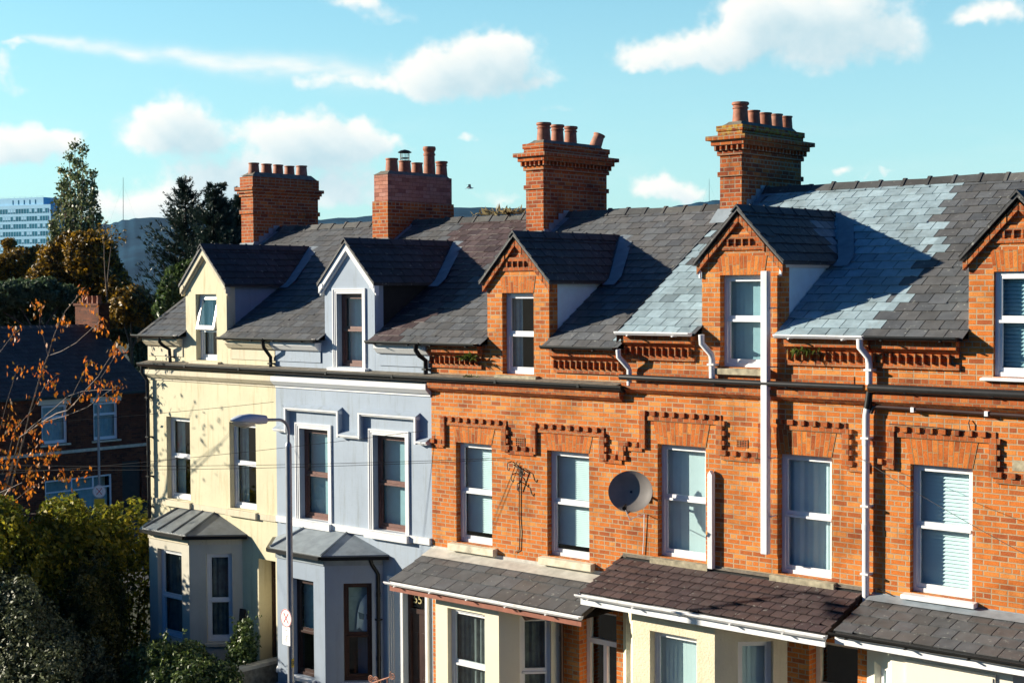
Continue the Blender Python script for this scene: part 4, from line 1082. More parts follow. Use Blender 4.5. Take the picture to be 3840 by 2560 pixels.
# poplar ------------------------------------------------------------
def poplar():
    dpt = 95; b = Vector(foot(170, dpt)); T = empty('poplar_tree', b, 'tall thin poplar with sparse yellow green leaves beside the office block', 'tree')
    rg = random.Random(4); mb = MB(); P = []
    tips = [(172, 342, 0), (190, 350, .6), (160, 366, -.7), (140, 398, .4), (147, 430, -1), (212, 405, .5), (216, 450, -.5), (128, 470, .8), (200, 400, 1), (178, 380, -1.2), (120, 520, 0), (205, 480, 1.4), (155, 410, 1.5), (188, 430, -1.6), (226, 500, .3)]
    s = dpt / FPX
    for i, (px, py, dd) in enumerate(tips):
        q = at(px, py, dpt + dd); st = b + Vector((rg.uniform(-.4, .4), rg.uniform(-.4, .4), 6 + rg.uniform(-2, 4)))
        mid = Vector((q.x, q.y, st.z + (q.z - st.z) * .42))
        pts = [(1 - t) ** 2 * st + 2 * t * (1 - t) * mid + t * t * q for t in [k / 12 for k in range(13)]]
        mb.tube(pts, .11, 5, .02)
        for k in range(3, 13):
            for j in range(7):
                t = pts[k]; a = rg.uniform(0, 6.28); L = rg.uniform(.4, 1.2) * (1.15 - k / 16); e = t + Vector((math.cos(a) * L * .5, math.sin(a) * L * .5, L * 1.1))
                mb.tube([t, e], .022, 3, .008, False)
                m = rg.randint(5, 11) if k > 5 else rg.randint(3, 7)
                for l in range(m): P.append(tuple(t + (e - t) * rg.random() + Vector((rg.gauss(0, .13), rg.gauss(0, .13), rg.gauss(0, .16)))))
    limb(mb, b, b + Vector((0, 0, 12)), .32, .12, .01, k=8)
    mb.build('trunk', M['bark'], T)
    leaf_mesh('crown', ML['poplar'], T, P, .20, 3, None, .7, .2)
poplar()
# conifers ----------------------------------------------------------
def conifer(label, px, pytop, depth, half, pybase, seed, tips=1):
    b = Vector(foot(px, depth)); T = empty('conifer_tree', b, label, 'tree', 'dark conifers behind the end house')
    rg = random.Random(seed); mb = MB(); V = []; s = depth / FPX
    for ti in range(tips):
        top = at(px + (ti * 22 if tips > 1 else 0), pytop + ti * 14, depth + ti * .5); R = half * s * (1 - .3 * ti)
        zb = at(px, pybase, depth).z; ax = Vector((top.x, top.y, 0)); Hh = top.z - zb
        mb.tube([b + (ax - b) * .0, (top.x, top.y, zb), (top.x, top.y, top.z - .05)], .22, 7, .015)
        z = 0
        while z < Hh * .97:
            t = z / Hh; n = 13
            for j in range(n):
                a = rg.uniform(0, 6.28); L = R * (1 - t) ** .82 * min(1, (1 - t) * 6) * rg.uniform(.4, 1.2) + .12
                if L < .1: continue
                o = Vector((top.x, top.y, zb + z + rg.uniform(-.35, .35))); d = Vector((math.cos(a), math.sin(a), 0))
                m = 9; slp = rg.uniform(-.3, .25); pr = [o + d * (L * k / m) + Vector((0, 0, L * (slp * (k / m) + .55 * (k / m) ** 2.2))) for k in range(m + 1)]
                mb.tube([pr[0], pr[4], pr[9]], .035, 3, .008, False)
                for k in range(1, m + 1):
                    tt = (pr[k] - pr[k - 1]).normalized()
                    for q in range(9):
                        w = Vector((rg.gauss(0, 1), rg.gauss(0, 1), rg.gauss(.25, .6))); dr = (tt * 1.25 + w * .5).normalized(); l = rg.uniform(.18, .42) * (1.15 - .5 * k / m) * (.45 + .55 * (1 - t))
                        sd = dr.cross(Vector((rg.gauss(0, 1), rg.gauss(0, 1), rg.gauss(0, 1)))).normalized() * l * .13
                        p0 = pr[k] + w * .03
                        V.append([p0, p0 + dr * l * .5 + sd, p0 + dr * l, p0 + dr * l * .5 - sd])
            z += .30 + .12 * (1 - t)
    mb.build('trunk', M['darkbark'], T)
    quads('crown', ML['conifer'], T, np.array([[tuple(q) for q in v] for v in V]))
conifer('tallest dark conifer with a single pointed leader', 425, 408, 62, 150, 730, 1)
conifer('dark conifer with two close pointed tips', 488, 420, 60, 120, 730, 2, 2)
conifer('dark conifer half hidden by the cream house chimney stack', 550, 442, 63, 100, 730, 3, 2)
# broadleaf trees behind ---------------------------------------------
tree('autumn_tree', 'yellow and brown autumn tree in front of the poplar', 'tree', [el(150, 610, 74, 62, 62), el(205, 590, 73, 62, 60), el(110, 650, 73, 50, 48), el(240, 640, 73, 48, 60), el(165, 560, 74, 30, 30), el(270, 670, 72, 40, 40)], 26000, .18, 'autumn', 11, foot(175, 74), gap=.36)
tree('autumn_tree', 'brown autumn tree directly below the white office block', 'tree', [el(40, 610, 80, 62, 42), el(-30, 630, 80, 60, 50), el(90, 600, 80, 40, 36), el(20, 560, 80, 18, 14)], 15000, .18, 'autumn', 12, foot(20, 80), gap=.4)
tree('autumn_tree', 'low yellow autumn tree between the small brick chimney and the dark conifers', 'tree', [el(300, 700, 68, 56, 42), el(345, 720, 68, 36, 36), el(280, 722, 69, 34, 36)], 12000, .17, 'autumn', 13, foot(305, 68), gap=.36)
tree('bare_tree', 'nearly bare twiggy tree in front of the blue hill', 'tree', [el(258, 545, 70, 34, 30), el(240, 530, 70, 20, 26)], 130, .16, 'autumn', 14, foot(256, 70), r=.10, bark='bark')
tree('round_tree', 'bright green rounded tree close behind the end house', 'tree', [el(412, 668, 47, 46, 56), el(440, 640, 47, 36, 40), el(395, 710, 47, 40, 46), el(450, 690, 47, 36, 60)], 13500, .15, 'bush', 15, foot(415, 47), gap=.22, aspect=.4)
tree('evergreen_bush', 'grey green evergreen bush above the dark roof of the shaded house', 'bush', [el(30, 675, 70, 64, 36), el(95, 668, 70, 50, 32), el(150, 680, 71, 40, 26), el(-40, 690, 70, 60, 42), el(20, 740, 72, 80, 60), el(110, 735, 72, 70, 60), el(200, 735, 73, 60, 50), el(280, 740, 73, 60, 50), el(-60, 760, 72, 80, 60), el(330, 735, 73, 40, 50), el(335, 800, 72, 40, 50), el(330, 860, 70, 40, 60), el(370, 800, 72, 40, 60)], 30000, .19, 'bluebush', 16, foot(60, 70), gap=.25)
# ------------------------------------------------------------------ background house on the side street
def far_house():
    xb = -32; y0, y1 = 10.35, 15.9
    T = empty('brick_house', (xb - 3, (y0 + y1) / 2, 0), 'dark shaded brick house behind the hedge with a small chimney', 'house', 'shaded houses on the side street')
    fr = ((xb, y0, 0), (0, 1, 0), (-1, 0, 0)); w = MB(*fr); Ly = y1 - y0
    ops = [(.50, 1.64, 2.72, 4.24), (2.80, 3.94, 2.70, 4.22), (.6, 3.6, -.1, 1.3), (4.1, 5.0, -.3, 1.75)]
    wallgrid(w, 0, Ly, -.4, 4.68, ops, rev=.1)
    for u in (0, Ly): w.face([(u, 0, -.4), (u, 8, -.4), (u, 8, 4.68), (u, 4, 7.2), (u, 0, 4.68)])
    w.face([(0, 8, -.4), (Ly, 8, -.4), (Ly, 8, 4.68), (0, 8, 4.68)])
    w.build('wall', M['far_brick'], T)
    for k, o in enumerate(ops[:2]): 
        window(T, fr, *o, d=.09, mat='upvc', blind='net', rail=.68, bmat='net', sill=('palestone', .1, .08, .09))
        l = MB(*fr); l.box(o[0] - .14, o[1] + .14, -.03, .0, o[3] + .02, o[3] + .22); l.build('lintel', M['bay_white'], T)
    g = MB(*fr); a, b, c, d = ops[2]; frame_box(g, a, b, c, d, .07, .04, .10); g.box(a + .07, b - .07, .045, .095, .78, .84)
    for t in (.40, .72): g.box(a + (b - a) * t - .03, a + (b - a) * t + .03, .046, .094, .84, d - .07)
    gw = g.build('window', M['upvc'], T); p = MB(*fr); p.face([(a + .07, .07, c), (b - .07, .07, c), (b - .07, .07, d - .07), (a + .07, .07, d - .07)]); p.build('pane', M['glass'], gw)
    cu = MB(*fr); cu.face([(a + .1, .2, c), (a + 1.25, .2, c), (a + 1.5, .2, .78), (a + .1, .2, .78)]); cu.face([(b - .1, .2, c), (b - 1.15, .2, c), (b - 1.5, .2, .78), (b - .1, .2, .78)]); cu.face([(a, .5, c), (b, .5, c), (b, .5, d), (a, .5, d)]); cu.build('curtain', M['net'], gw)
    dd = MB(*fr); dd.box(4.1, 5.0, .08, .12, -.3, 1.75); dd.build('door', M['doorbrown'], T)
    s = MB(*fr); s.box(0, Ly, -.05, .0, 2.30, 2.42); s.build('string_course', M['palestone'], T)
    r = MB(); NSl = math.hypot(4.2, 2.65); 
    slates(r, (xb + .25, y0, 4.55), (0, 1, 0), (-4.25 / math.hypot(4.25, 2.7), 0, 2.7 / math.hypot(4.25, 2.7)), 18, math.hypot(4.25, 2.7) / 18, .32, .008, lambda s_: (0, Ly), slate_brown, seed=77)
    r.face([(xb + .25, y0, 4.53), (xb + .25, y1, 4.53), (xb - 4, y1, 7.22), (xb - 4, y0, 7.22)], col=(.05,) * 3); r.face([(xb - 4, y0, 7.22), (xb - 4, y1, 7.22), (xb - 8.2, y1, 4.55), (xb - 8.2, y0, 4.55)], col=(.05,) * 3)
    r.build('roof', M['slate'], T)
    gt = MB(); gt.bar((xb + .3, y0, 4.56), (xb + .3, y1, 4.56), .1, .1); gt.build('gutter', M['darkpipe'], T)
    c = MB(); c.box(xb - 4.9, xb - 3.1, y1 - .45, y1 + .08, 5.6, 8.05); c.box(xb - 4.96, xb - 3.04, y1 - .51, y1 + .14, 8.05, 8.16)
    ch = c.build('chimney', M['far_brick'], T)
    for k in range(4):
        q = MB(); q.lathe((xb - 4.6 + k * .38, y1 - .19, 8.16), [(.10, 0), (.085, .26), (.1, .28), (.1, .32), (.07, .32), (.06, .1)], 10); q.build('chimney_pot', M['pot'], ch, smooth=True)
    return T
fh = far_house()
def copy_tree(o, par=None):
    c = o.copy(); COL.objects.link(c)
    if par: c.parent = par
    for k in o.children: copy_tree(k, c)
    return c
fh2 = copy_tree(fh); fh2.location.y -= 5.55; fh2['label'] = 'shaded brick house whose wall shows between the cherry branches'
q = copy_tree(fh); q.location.y -= 11.1; q['label'] = 'unseen brick house of the side street row, added to shade the post'  # extra house out of view, added to keep the sign post in shade
# ------------------------------------------------------------------ hedges and shrubs in the front gardens
def hedge(name, label, cat, ells, n, size, mat, seed, base, aspect=.55, gap=.15, flowers=None, group=None):
    T = empty(name, base, label, cat, group)
    mb = MB(); rg = random.Random(seed)
    for e in ells:
        q = Vector(e[:3])
        for k in range(5):
            d = Vector((rg.gauss(0, 1), rg.gauss(0, 1), rg.gauss(.5, .6))).normalized(); limb(mb, (q.x + rg.uniform(-.3, .3), q.y + rg.uniform(-.3, .3), 0), q + Vector((d.x * e[3], d.y * e[4], d.z * e[5])) * .8, .03, .008, .1, seed=seed * 3 + k, k=4)
    mb.build('stem', M['bark'], T)
    el2 = list(ells)
    for e in ells:
        for k in range(7):
            d = Vector((rg.gauss(0, 1), rg.gauss(0, 1), rg.gauss(.7, .6))).normalized(); f = rg.uniform(.22, .42)
            el2.append((e[0] + d.x * e[3] * .88, e[1] + d.y * e[4] * .88, e[2] + d.z * e[5] * .88, e[3] * f, e[4] * f, e[5] * f))
    sh = []
    for e in ells:
        for k in range(12):
            d = Vector((rg.gauss(0, 1), rg.gauss(0, 1), abs(rg.gauss(.9, .5)))).normalized(); q = Vector((e[0] + d.x * e[3] * .9, e[1] + d.y * e[4] * .9, e[2] + d.z * e[5] * .9)); L_ = rg.uniform(.15, .5); u = Vector((rg.gauss(0, .3), rg.gauss(0, .3), 1)).normalized()
            for j in range(int(L_ * 34)): sh.append(tuple(q + u * L_ * rg.random() + Vector((rg.gauss(0, .03), rg.gauss(0, .03), 0))))
    P, N = blob_points(el2, n, seed, .62, gap, 1.6)
    P = np.concatenate([P, np.array(sh)]); N = np.concatenate([N, np.random.default_rng(seed).normal(size=(len(sh), 3))])
    k = P[:, 2] > 0; leaf_mesh('foliage', ML[mat], T, P[k], size, seed, (N + np.random.default_rng(seed).normal(size=N.shape) * .8)[k], aspect, .25)
    return T
hedge('hedge', 'unseen loose hedge beneath the cherry tree, added to shade the bays', 'hedge', [(-13.4, -4.5, 2.1, 1.2, .8, 1.85), (-14.8, -4.9, 2.1, 1.2, .9, 1.9), (-12.6, -4.6, 1.6, .9, .7, 1.6), (-11.3, -5.75, 1.9, 1.1, .7, 1.7), (-12.6, -6.0, 1.9, 1.1, .7, 1.8)], 14000, .12, 'hedge', 27, (-13.4, -4.4, 0), gap=.3)  # out-of-frame hedge, added to throw shade on the bays
hedge('hedge', 'tall overgrown hedge with yellowing leaves along the garden side', 'hedge', [(-10.6, -2.8, 1.9, 1.3, 1.2, 1.9), (-11.4, -2.6, 1.9, 1.3, 1.2, 1.85), (-10.3, -1.2, 1.8, 1.0, 1.3, 1.9), (-10.3, .6, 1.8, .95, 1.4, 1.9), (-12.4, -2.2, 1.9, 1.3, 1.4, 1.75), (-10.4, 2.6, 1.8, .9, 1.5, 1.9), (-13.6, -1.8, 1.9, 1.3, 1.4, 1.75), (-11.6, -.6, 1.7, 1.2, 1.3, 1.8), (-10.0, -2.9, 1.0, .9, .9, 1.0), (-9.6, -1.2, .9, .5, 1.0, .9)], 62000, .115, 'hedge', 21, (-10.8, -1, 0))
hedge('hedge', 'clipped small leaved grey glossy hedge nearest the street', 'hedge', [(-7.3, -4.2, 1.0, 1.2, .9, 1.25), (-8.3, -4.2, 1.35, 1.2, .9, 1.35), (-9.4, -4.2, 1.6, 1.2, .9, 1.35), (-6.5, -4.4, .6, 1.0, .9, 1.1), (-10.4, -4.4, 1.7, 1.1, .9, 1.4), (-8.6, -3.4, .9, 1.2, .9, 1.2), (-7.0, -3.3, .7, .9, .8, 1.0), (-9.8, -3.2, 1.4, 1.0, .8, 1.2)], 42000, .078, 'privet', 22, (-8.3, -4.2, 0))
hedge('shrub', 'dark shrub with a few yellow leaves beside the bay window', 'shrub', [(-8.55, -1.95, 1.0, .62, .6, 1.35), (-8.2, -2.0, .8, .55, .5, 1.1), (-9.1, -2.1, .7, .6, .6, 1.1), (-9.15, -1.35, 1.1, .55, .6, 1.5), (-8.9, -1.7, .9, .6, .6, 1.3)], 20000, .07, 'yellowbush', 23, (-8.5, -2, 0), gap=.08)
hedge('shrub', 'rounded glossy green shrub in front of the cream bay', 'shrub', [(-5.1, -2.35, .85, .95, .8, .78), (-4.2, -2.5, .75, 1.0, .8, .72), (-5.9, -2.2, .65, .8, .7, .62), (-3.3, -2.5, .5, .7, .6, .6)], 20000, .078, 'laurel', 24, (-4.7, -2.4, 0))
hedge('shrub', 'loose dark shrub beside the porch of the cream house', 'shrub', [(-4.95, -.62, 1.1, .34, .35, .62), (-4.75, -.8, .8, .3, .3, .6)], 2600, .07, 'laurel', 25, (-4.9, -.7, 0), gap=.35)
# cherry tree, its branch tips reaching into the picture ----------------
def cherry():
    b = Vector((-15.2, -2.4, 0)); T = empty('cherry_tree', b, 'sparse autumn tree with orange leaves on pale bare twigs', 'tree')
    mb = MB(); rg = random.Random(31); P = []; D = []
    crot = Vector((-14.6, -2.0, 2.6)); mb.tube([b, b + Vector((.4, .15, 1.4)), crot], .13, 9, .085)
    def px(l, y0, dy): return [aty(x, y, y0 + 2.4 + dy * i) for i, (x, y) in enumerate(l)]
    def leafc(p, n, s=.16):
        for k in range(n):
            P.append(tuple(p + Vector((rg.gauss(0, s), rg.gauss(0, s), rg.gauss(-.06, s)))))
    BRL = [([(25, 1120), (45, 1040), (55, 1004), (65, 957), (82, 900), (92, 862), (110, 817), (122, 775), (136, 742), (150, 715), (175, 685), (192, 662)], -2.9, .03, .035, .008),
     ([(110, 817), (140, 807), (175, 787), (210, 755), (235, 733)], -2.7, .05, .014, .006),
     ([(110, 817), (100, 775), (90, 745), (92, 710), (90, 685)], -2.7, -.04, .012, .005),
     ([(30, 1060), (45, 1004), (95, 970), (130, 949), (155, 942), (175, 922), (197, 895), (225, 865), (245, 832), (262, 807), (275, 783)], -2.8, -.04, .03, .007),
     ([(60, 990), (125, 937), (155, 910), (190, 898), (230, 895), (266, 895)], -2.9, .04, .014, .005),
     ([(95, 970), (150, 955), (200, 935), (240, 905), (270, 885)], -2.9, .04, .012, .005),
     ([(150, 940), (175, 890), (190, 860), (205, 835), (205, 825)], -3.0, -.02, .011, .005),
     ([(230, 870), (250, 840), (262, 820), (264, 790)], -3.0, .0, .008, .004),
     ([(-30, 1030), (0, 987), (15, 925), (27, 887), (41, 838)], -3.2, .02, .018, .006),
     ([(-40, 860), (0, 808), (25, 775), (40, 750)], -3.3, .03, .014, .006),
     ([(5, 1090), (35, 985), (75, 940), (100, 890), (130, 860)], -3.1, .03, .013, .005)]
    for l, y0, dy, r0, r1 in BRL:
        pts = px(l, y0, dy); mb.tube(pts, r0 * .62, 6, r1 * .7)
        leafc(pts[-1], 9, .09)
        for k in range(1, len(pts) - 1):
            if rg.random() < .6: leafc(pts[k] + (pts[k + 1] - pts[k]) * rg.random(), rg.randint(1, 3), .05)
    for x, y, n in [(90, 690, 9), (92, 702, 8), (38, 755, 8), (30, 762, 6), (42, 843, 8), (95, 842, 12), (97, 850, 10), (126, 885, 9), (145, 728, 12), (147, 735, 10), (192, 850, 10), (205, 828, 8), (210, 865, 8), (233, 875, 12), (265, 800, 12), (272, 785, 8), (265, 870, 7), (265, 895, 12), (235, 892, 10), (197, 900, 10), (190, 668, 12), (212, 703, 8), (222, 742, 10), (235, 733, 8), (25, 920, 8), (28, 958, 14), (20, 975, 14), (40, 960, 8), (98, 857, 8), (35, 1000, 16), (70, 985, 6)]:
        leafc(aty(x, y, -.4 + rg.uniform(-.35, .35)), n, .10)
    for k in range(36):
        x = rg.uniform(-160, 100); leafc(aty(x, rg.gauss(1080, 52) - max(0, x) * .0, -1.1 + rg.uniform(-.7, .5)), 9, .13)
    for x, y, n in [(105, 1045, 22), (125, 1025, 20), (90, 1075, 16), (145, 1090, 16), (155, 1080, 14), (195, 1085, 6), (200, 1075, 5), (118, 1035, 14), (60, 1110, 20)]: leafc(aty(x, y, -.9), n, .11)
    # boughs that stay outside the picture, to the left
    for k in range(9):
        e = Vector((-13.3 + rg.uniform(-1.8, 1.4), -2.7 + rg.uniform(-.9, .9), rg.uniform(3.4, 7.0))); pts = limb(mb, crot, e, .05, .01, .12, seed=60 + k)
        leafc(e, 16, .3); leafc(pts[4], 8, .25)
        for j in range(4):
            e2 = e + Vector((rg.uniform(-1, 1), rg.uniform(-1, 1), rg.uniform(-.4, 1))); limb(mb, pts[4], e2, .02, .005, .1, seed=99 + k * 5 + j, k=4); leafc(e2, 9, .2)
    mb.tube([crot, aty(-60, 1220, -1.4), aty(0, 1160, -1.1), aty(25, 1120, -1.0)], .07, 7, .036); mb.tube([crot, aty(-70, 1160, -1.5), aty(-30, 1030, -1.3)], .04, 6, .018); mb.tube([aty(-60, 1220, -1.4), aty(-80, 980, -1.4), aty(-40, 860, -1.4)], .03, 6, .014); mb.tube([aty(0, 1160, -1.1), aty(30, 1060, -.9)], .04, 6, .03)
    mb.build('trunk', M['twig'], T, smooth=True)
    P = np.array(P); n = len(P); r2 = np.random.default_rng(8)
    # drooping leaves: long axis close to vertical
    A = r2.normal(size=(n, 3)) * .45 + np.array([0, 0, -1.0]); A /= np.linalg.norm(A, axis=1)[:, None]
    B = np.cross(A, r2.normal(size=(n, 3))); B /= np.linalg.norm(B, axis=1)[:, None]; Nn = np.cross(A, B); L = (.118 * r2.uniform(.65, 1.3, n))[:, None]
    v = np.empty((n, 4, 3)); v[:, 0] = P; v[:, 1] = P + A * L * .5 + B * L * .24 + Nn * L * .06; v[:, 2] = P + A * L; v[:, 3] = P + A * L * .5 - B * L * .24 + Nn * L * .06
    quads('crown', ML['cherry'], T, v)
cherry()
# ------------------------------------------------------------------ street lamp with two signs
def street_lamp():
    x, y = 1.244, -4.5
    T = empty('street_lamp', (x, y, 0), 'grey street lamp with curved arm in front of the blue house', 'street lamp')
    mb = MB(); mb.tube([(x, y, 0), (x, y, 1.2), (x, y, 6.14)], .052, 14); mb.lathe((x, y, 6.14), [(.052, 0), (.05, .03), (.028, .07)], 14); mb.tube([(x, y, 0), (x, y, 1.15)], .075, 14); mb.build('post', M['galv'], T, smooth=True)
    a = MB(); pts = [(x, y, 6.16), (x, y, 6.38)] + [(x, y - .2 + .2 * math.cos(t), 6.38 + .2 * math.sin(t)) for t in [k * math.pi / 16 for k in range(1, 9)]] + [(x, y - .52, 6.60)]
    a.tube(pts, .024, 10); a.build('arm', M['galv'], T, smooth=True)
    # lantern head, lofted along -y
    h = MB(); secs = [(0, .05, .045, .05), (.02, .075, .07, .065), (.15, .095, .085, .07), (.32, .115, .10, .05), (.50, .11, .085, .03), (.62, .075, .045, .02), (.68, .02, .012, .01)]
    rings = []
    for s, wd, up_, dn in secs:
        k = len(h.v)
        for j in range(16):
            t = 2 * math.pi * j / 16; sx = math.cos(t); sz = math.sin(t)
            h.v.append(Vector((x + wd * math.copysign(abs(sx) ** .7, sx), y - .45 - s, 6.60 + .045 * s + (up_ if sz > 0 else dn) * math.copysign(abs(sz) ** .7, sz))))
        rings.append(k)
    for p, q in zip(rings, rings[1:]):
        for j in range(16): h.f.append([p + j, p + (j + 1) % 16, q + (j + 1) % 16, q + j])
    h.f.append([rings[0] + j for j in range(16)]); h.build('lamp_head', M['lampgrey'], T, smooth=True)
    c = MB(); rings = []
    for s, wd, dn in [(.22, .05, .02), (.28, .09, .075), (.42, .10, .095), (.56, .08, .07), (.66, .03, .02)]:
        k = len(c.v)
        for j in range(13):
            t = math.pi + math.pi * j / 12; c.v.append(Vector((x + wd * math.cos(t), y - .45 - s, 6.575 + .045 * s + dn * math.sin(t))))
        rings.append(k)
    for p, q in zip(rings, rings[1:]):
        for j in range(12): c.f.append([p + j, p + j + 1, q + j + 1, q + j])
    c.build('lamp_cover', M['lampglass'], T, smooth=True)
    pl = MB(); pl.box(x + .045, x + .056, y - .025, y + .025, 2.60, 2.74); tagp = pl.build('number_tag', M['yellow'], T)
    tc = bpy.data.curves.new('n', 'FONT'); tc.body = '9'; tc.size = .11; tc.extrude = .002; tc.align_x = 'CENTER'; ob = bpy.data.objects.new('t', tc); me = bpy.data.meshes.new_from_object(ob); bpy.data.objects.remove(ob)
    o = bpy.data.objects.new('number', me); COL.objects.link(o); me.materials.clear(); me.materials.append(M['signblack']); o.parent = tagp; o.location = Vector((x + .058, y, 2.63)) - T.location; o.rotation_euler = (rad(90), 0, rad(90))
street_lamp()
def disc(mb, c, n, r0, r1, th, k=28):
    """flat ring or disc facing n"""
    c = Vector(c); n = Vector(n).normalized(); mb.lathe(c, [(r0, 0), (r1, 0), (r1, th), (r0, th)], k, n)
def round_sign(x, y, z, r, nrm, label, plate, icons=True, group='no stopping signs'):
    n = Vector(nrm).normalized(); u = Vector((0, 0, 1)).cross(n).normalized(); k = Vector((0, 0, 1))
    T = empty('round_sign', (x, y, z), label, 'traffic sign', group); c = Vector((x, y, z))
    m = MB(); m.lathe(c, [(0, 0), (r, 0), (r, .006), (0, .006)], 28, n); m.build('sign_face', M['signwhite'], T)
    m = MB(); m.lathe(c + n * .0065, [(r * .90, 0), (r * .97, 0), (r * .97, .001), (r * .90, .001)], 28, n); m.build('rim', M['signred'] if icons else M['signgrey'], T)
    m = MB(); m.lathe(c + n * .0065, [(r * .50, 0), (r * .54, 0), (r * .54, .001), (r * .50, .001)], 28, n); m.build('inner_ring', M['signgrey'], T)
    m = MB()
    for s in (1, -1):
        a = c + n * .009 + (u * s * .42 + k * .52) * r; b = c + n * .009 - (u * s * .42 + k * .52) * r; d = (b - a).normalized(); w = d.cross(n) * r * .045
        m.v += [a + w, a - w, b - w, b + w]; i = len(m.v) - 4; m.f.append([i, i + 1, i + 2, i + 3])
    m.build('red_cross', M['signred'], T)
    P = empty('plate_sign', (x, y, z - .3), plate[0], 'traffic sign'); pw, ph, pz, pm = plate[1:]
    def pb(mb, ua, ub, za, zb, d0, d1):
        i = len(mb.v)
        for d in (d0, d1):
            for uu, zz in ((ua, za), (ub, za), (ub, zb), (ua, zb)): mb.v.append(c + u * uu + k * zz + n * d)
        for f in ((3, 2, 1, 0), (4, 5, 6, 7), (0, 1, 5, 4), (1, 2, 6, 5), (2, 3, 7, 6), (3, 0, 4, 7)): mb.f.append([i + t for t in f])
    m = MB(); pb(m, -pw / 2, pw / 2, pz - ph / 2, pz + ph / 2, 0, .006); m.build('sign_face', M[pm], P)
    if icons:
        m = MB()
        pb(m, -.035, .035, pz + ph * .30, pz + ph * .33, .0065, .008); pb(m, -.02, .02, pz + ph * .26, pz + ph * .295, .0065, .008)
        pb(m, -.008, .008, pz - ph * .16, pz + ph * .0, .0065, .008); pb(m, .008, .04, pz - ph * .02, pz + ph * .01, .0065, .008); pb(m, .03, .045, pz - ph * .0, pz + ph * .06, .0065, .008)
        m.build('symbol', M['signgrey'], P)
        m = MB(); m.lathe(c + k * (pz - ph * .22) + n * .0066, [(.014, 0), (.026, 0), (.026, .001), (.014, .001)], 16, n); m.build('symbol', M['signgrey'], P)
    else:
        m = MB(); pb(m, -pw * .3, pw * .3, pz - ph * .06, pz + ph * .06, .0065, .008); m.build('symbol', M['signblack'], P)
round_sign(1.238, -4.575, 3.40, .148, (-.08, -1, 0), 'round white sign with a red cross on the lamp post', ('white rectangular plate with small symbols under the round sign', .21, .30, -.285, 'signwhite'))
T = empty('sign_post', (-27, 10.16, 0), 'thin grey post standing in shade before the dark house', 'post'); m = MB(); m.tube([(-27, 10.16, 0), (-27, 10.16, 4.94)], .045, 10); m.build('pole', M['galv'], T, smooth=True)
m = MB(); m.lathe((-27, 10.16, 4.94), [(.045, 0), (.05, .02), (.0, .05)], 10); m.build('cap', M['galv'], T)
round_sign(-26.93, 10.11, 1.43, .235, (.8, -.6, 0), 'round white sign with a red cross in the shade before the dark house', ('yellow plate under the shaded round sign', .37, .48, -.51, 'yellow'), False)
# ------------------------------------------------------------------ satellite dish
def dish():
    c = Vector((4.93, -.36, 5.30)); n = Vector((.42, -.87, .22)).normalized()
    T = empty('satellite_dish', (4.95, 0, 5.25), 'dark grey satellite dish on the brick wall', 'satellite dish')
    m = MB(); u = Vector((0, 0, 1)).cross(n).normalized(); w = n.cross(u); rings = []
    for r, dp in [(0.001, -.092), (.12, -.082), (.22, -.056), (.30, -.026), (.355, .0), (.362, .002), (.362, -.008), (.30, -.038), (.15, -.09), (.001, -.105)]:
        k = len(m.v)
        for j in range(32): t = 2 * math.pi * j / 32; m.v.append(c + n * dp + u * (r * 1.02 * math.cos(t)) + w * (r * .94 * math.sin(t)))
        rings.append(k)
    for p, q in zip(rings, rings[1:]):
        for j in range(32): m.f.append([p + j, p + (j + 1) % 32, q + (j + 1) % 32, q + j])
    m.build('reflector', M['dish'], T, smooth=True)
    a = MB(); e = c + n * .42 - w * .30; a.tube([c - w * .33, c - w * .36 + n * .10, e], .014, 8); a.tube([c - n * .08, c - n * .16, (4.99, -.05, 5.22)], .022, 8); a.box(4.94, 5.04, -.05, -.0, 5.10, 5.34); a.build('arm', M['black'], T)
    b = MB(); b.lathe(e, [(0, -.03), (.035, -.03), (.035, .03), (.022, .06), (.022, .10), (0, .10)], 12, -(n) + w * .6); b.build('receiver', M['black'], T, smooth=True)
    cb = MB(); cb.tube([e, e + Vector((.03, .1, -.2)), (4.97, -.03, 4.9), (4.955, -.025, 4.5), (4.93, -.025, 4.22)], .008, 6); cb.build('cable', M['upvc'], T)
dish()
# ------------------------------------------------------------------ wires
def wire(label, a, b, sag=.25, r=.0045):
    m = MB(); a = Vector(a); b = Vector(b); m.tube([a + (b - a) * t - Vector((0, 0, 4 * sag * t * (1 - t))) for t in [k / 40 for k in range(41)]], r, 5); tag(m.build('overhead_wire', M['wire'], None, base=tuple(b)), label, 'wire', 'overhead wires')
wire('topmost overhead wire, crossing the cream wall to the edge of the blue house', aty(-900, 986, -9), (-4.50, -.10, 6.42 - .1))
wire('overhead wire rising across the cream house to a hook where blue wall meets brick', aty(-900, 1125, -9), (-.10, -.12, 5.98))
wire('upper of the two level wires running to the bracket between the brick house windows', aty(-900, 1030, -9), (1.98, -.10, 5.62))
wire('lower of the two level wires in front of the cream and blue windows', aty(-900, 1046, -9), (2.05, -.10, 5.60))
wire('thin wire falling from the long white downpipe across the wide blinds', (8.98, -.15, 6.12), (13.6, -3.2, 5.2), .05, .004)
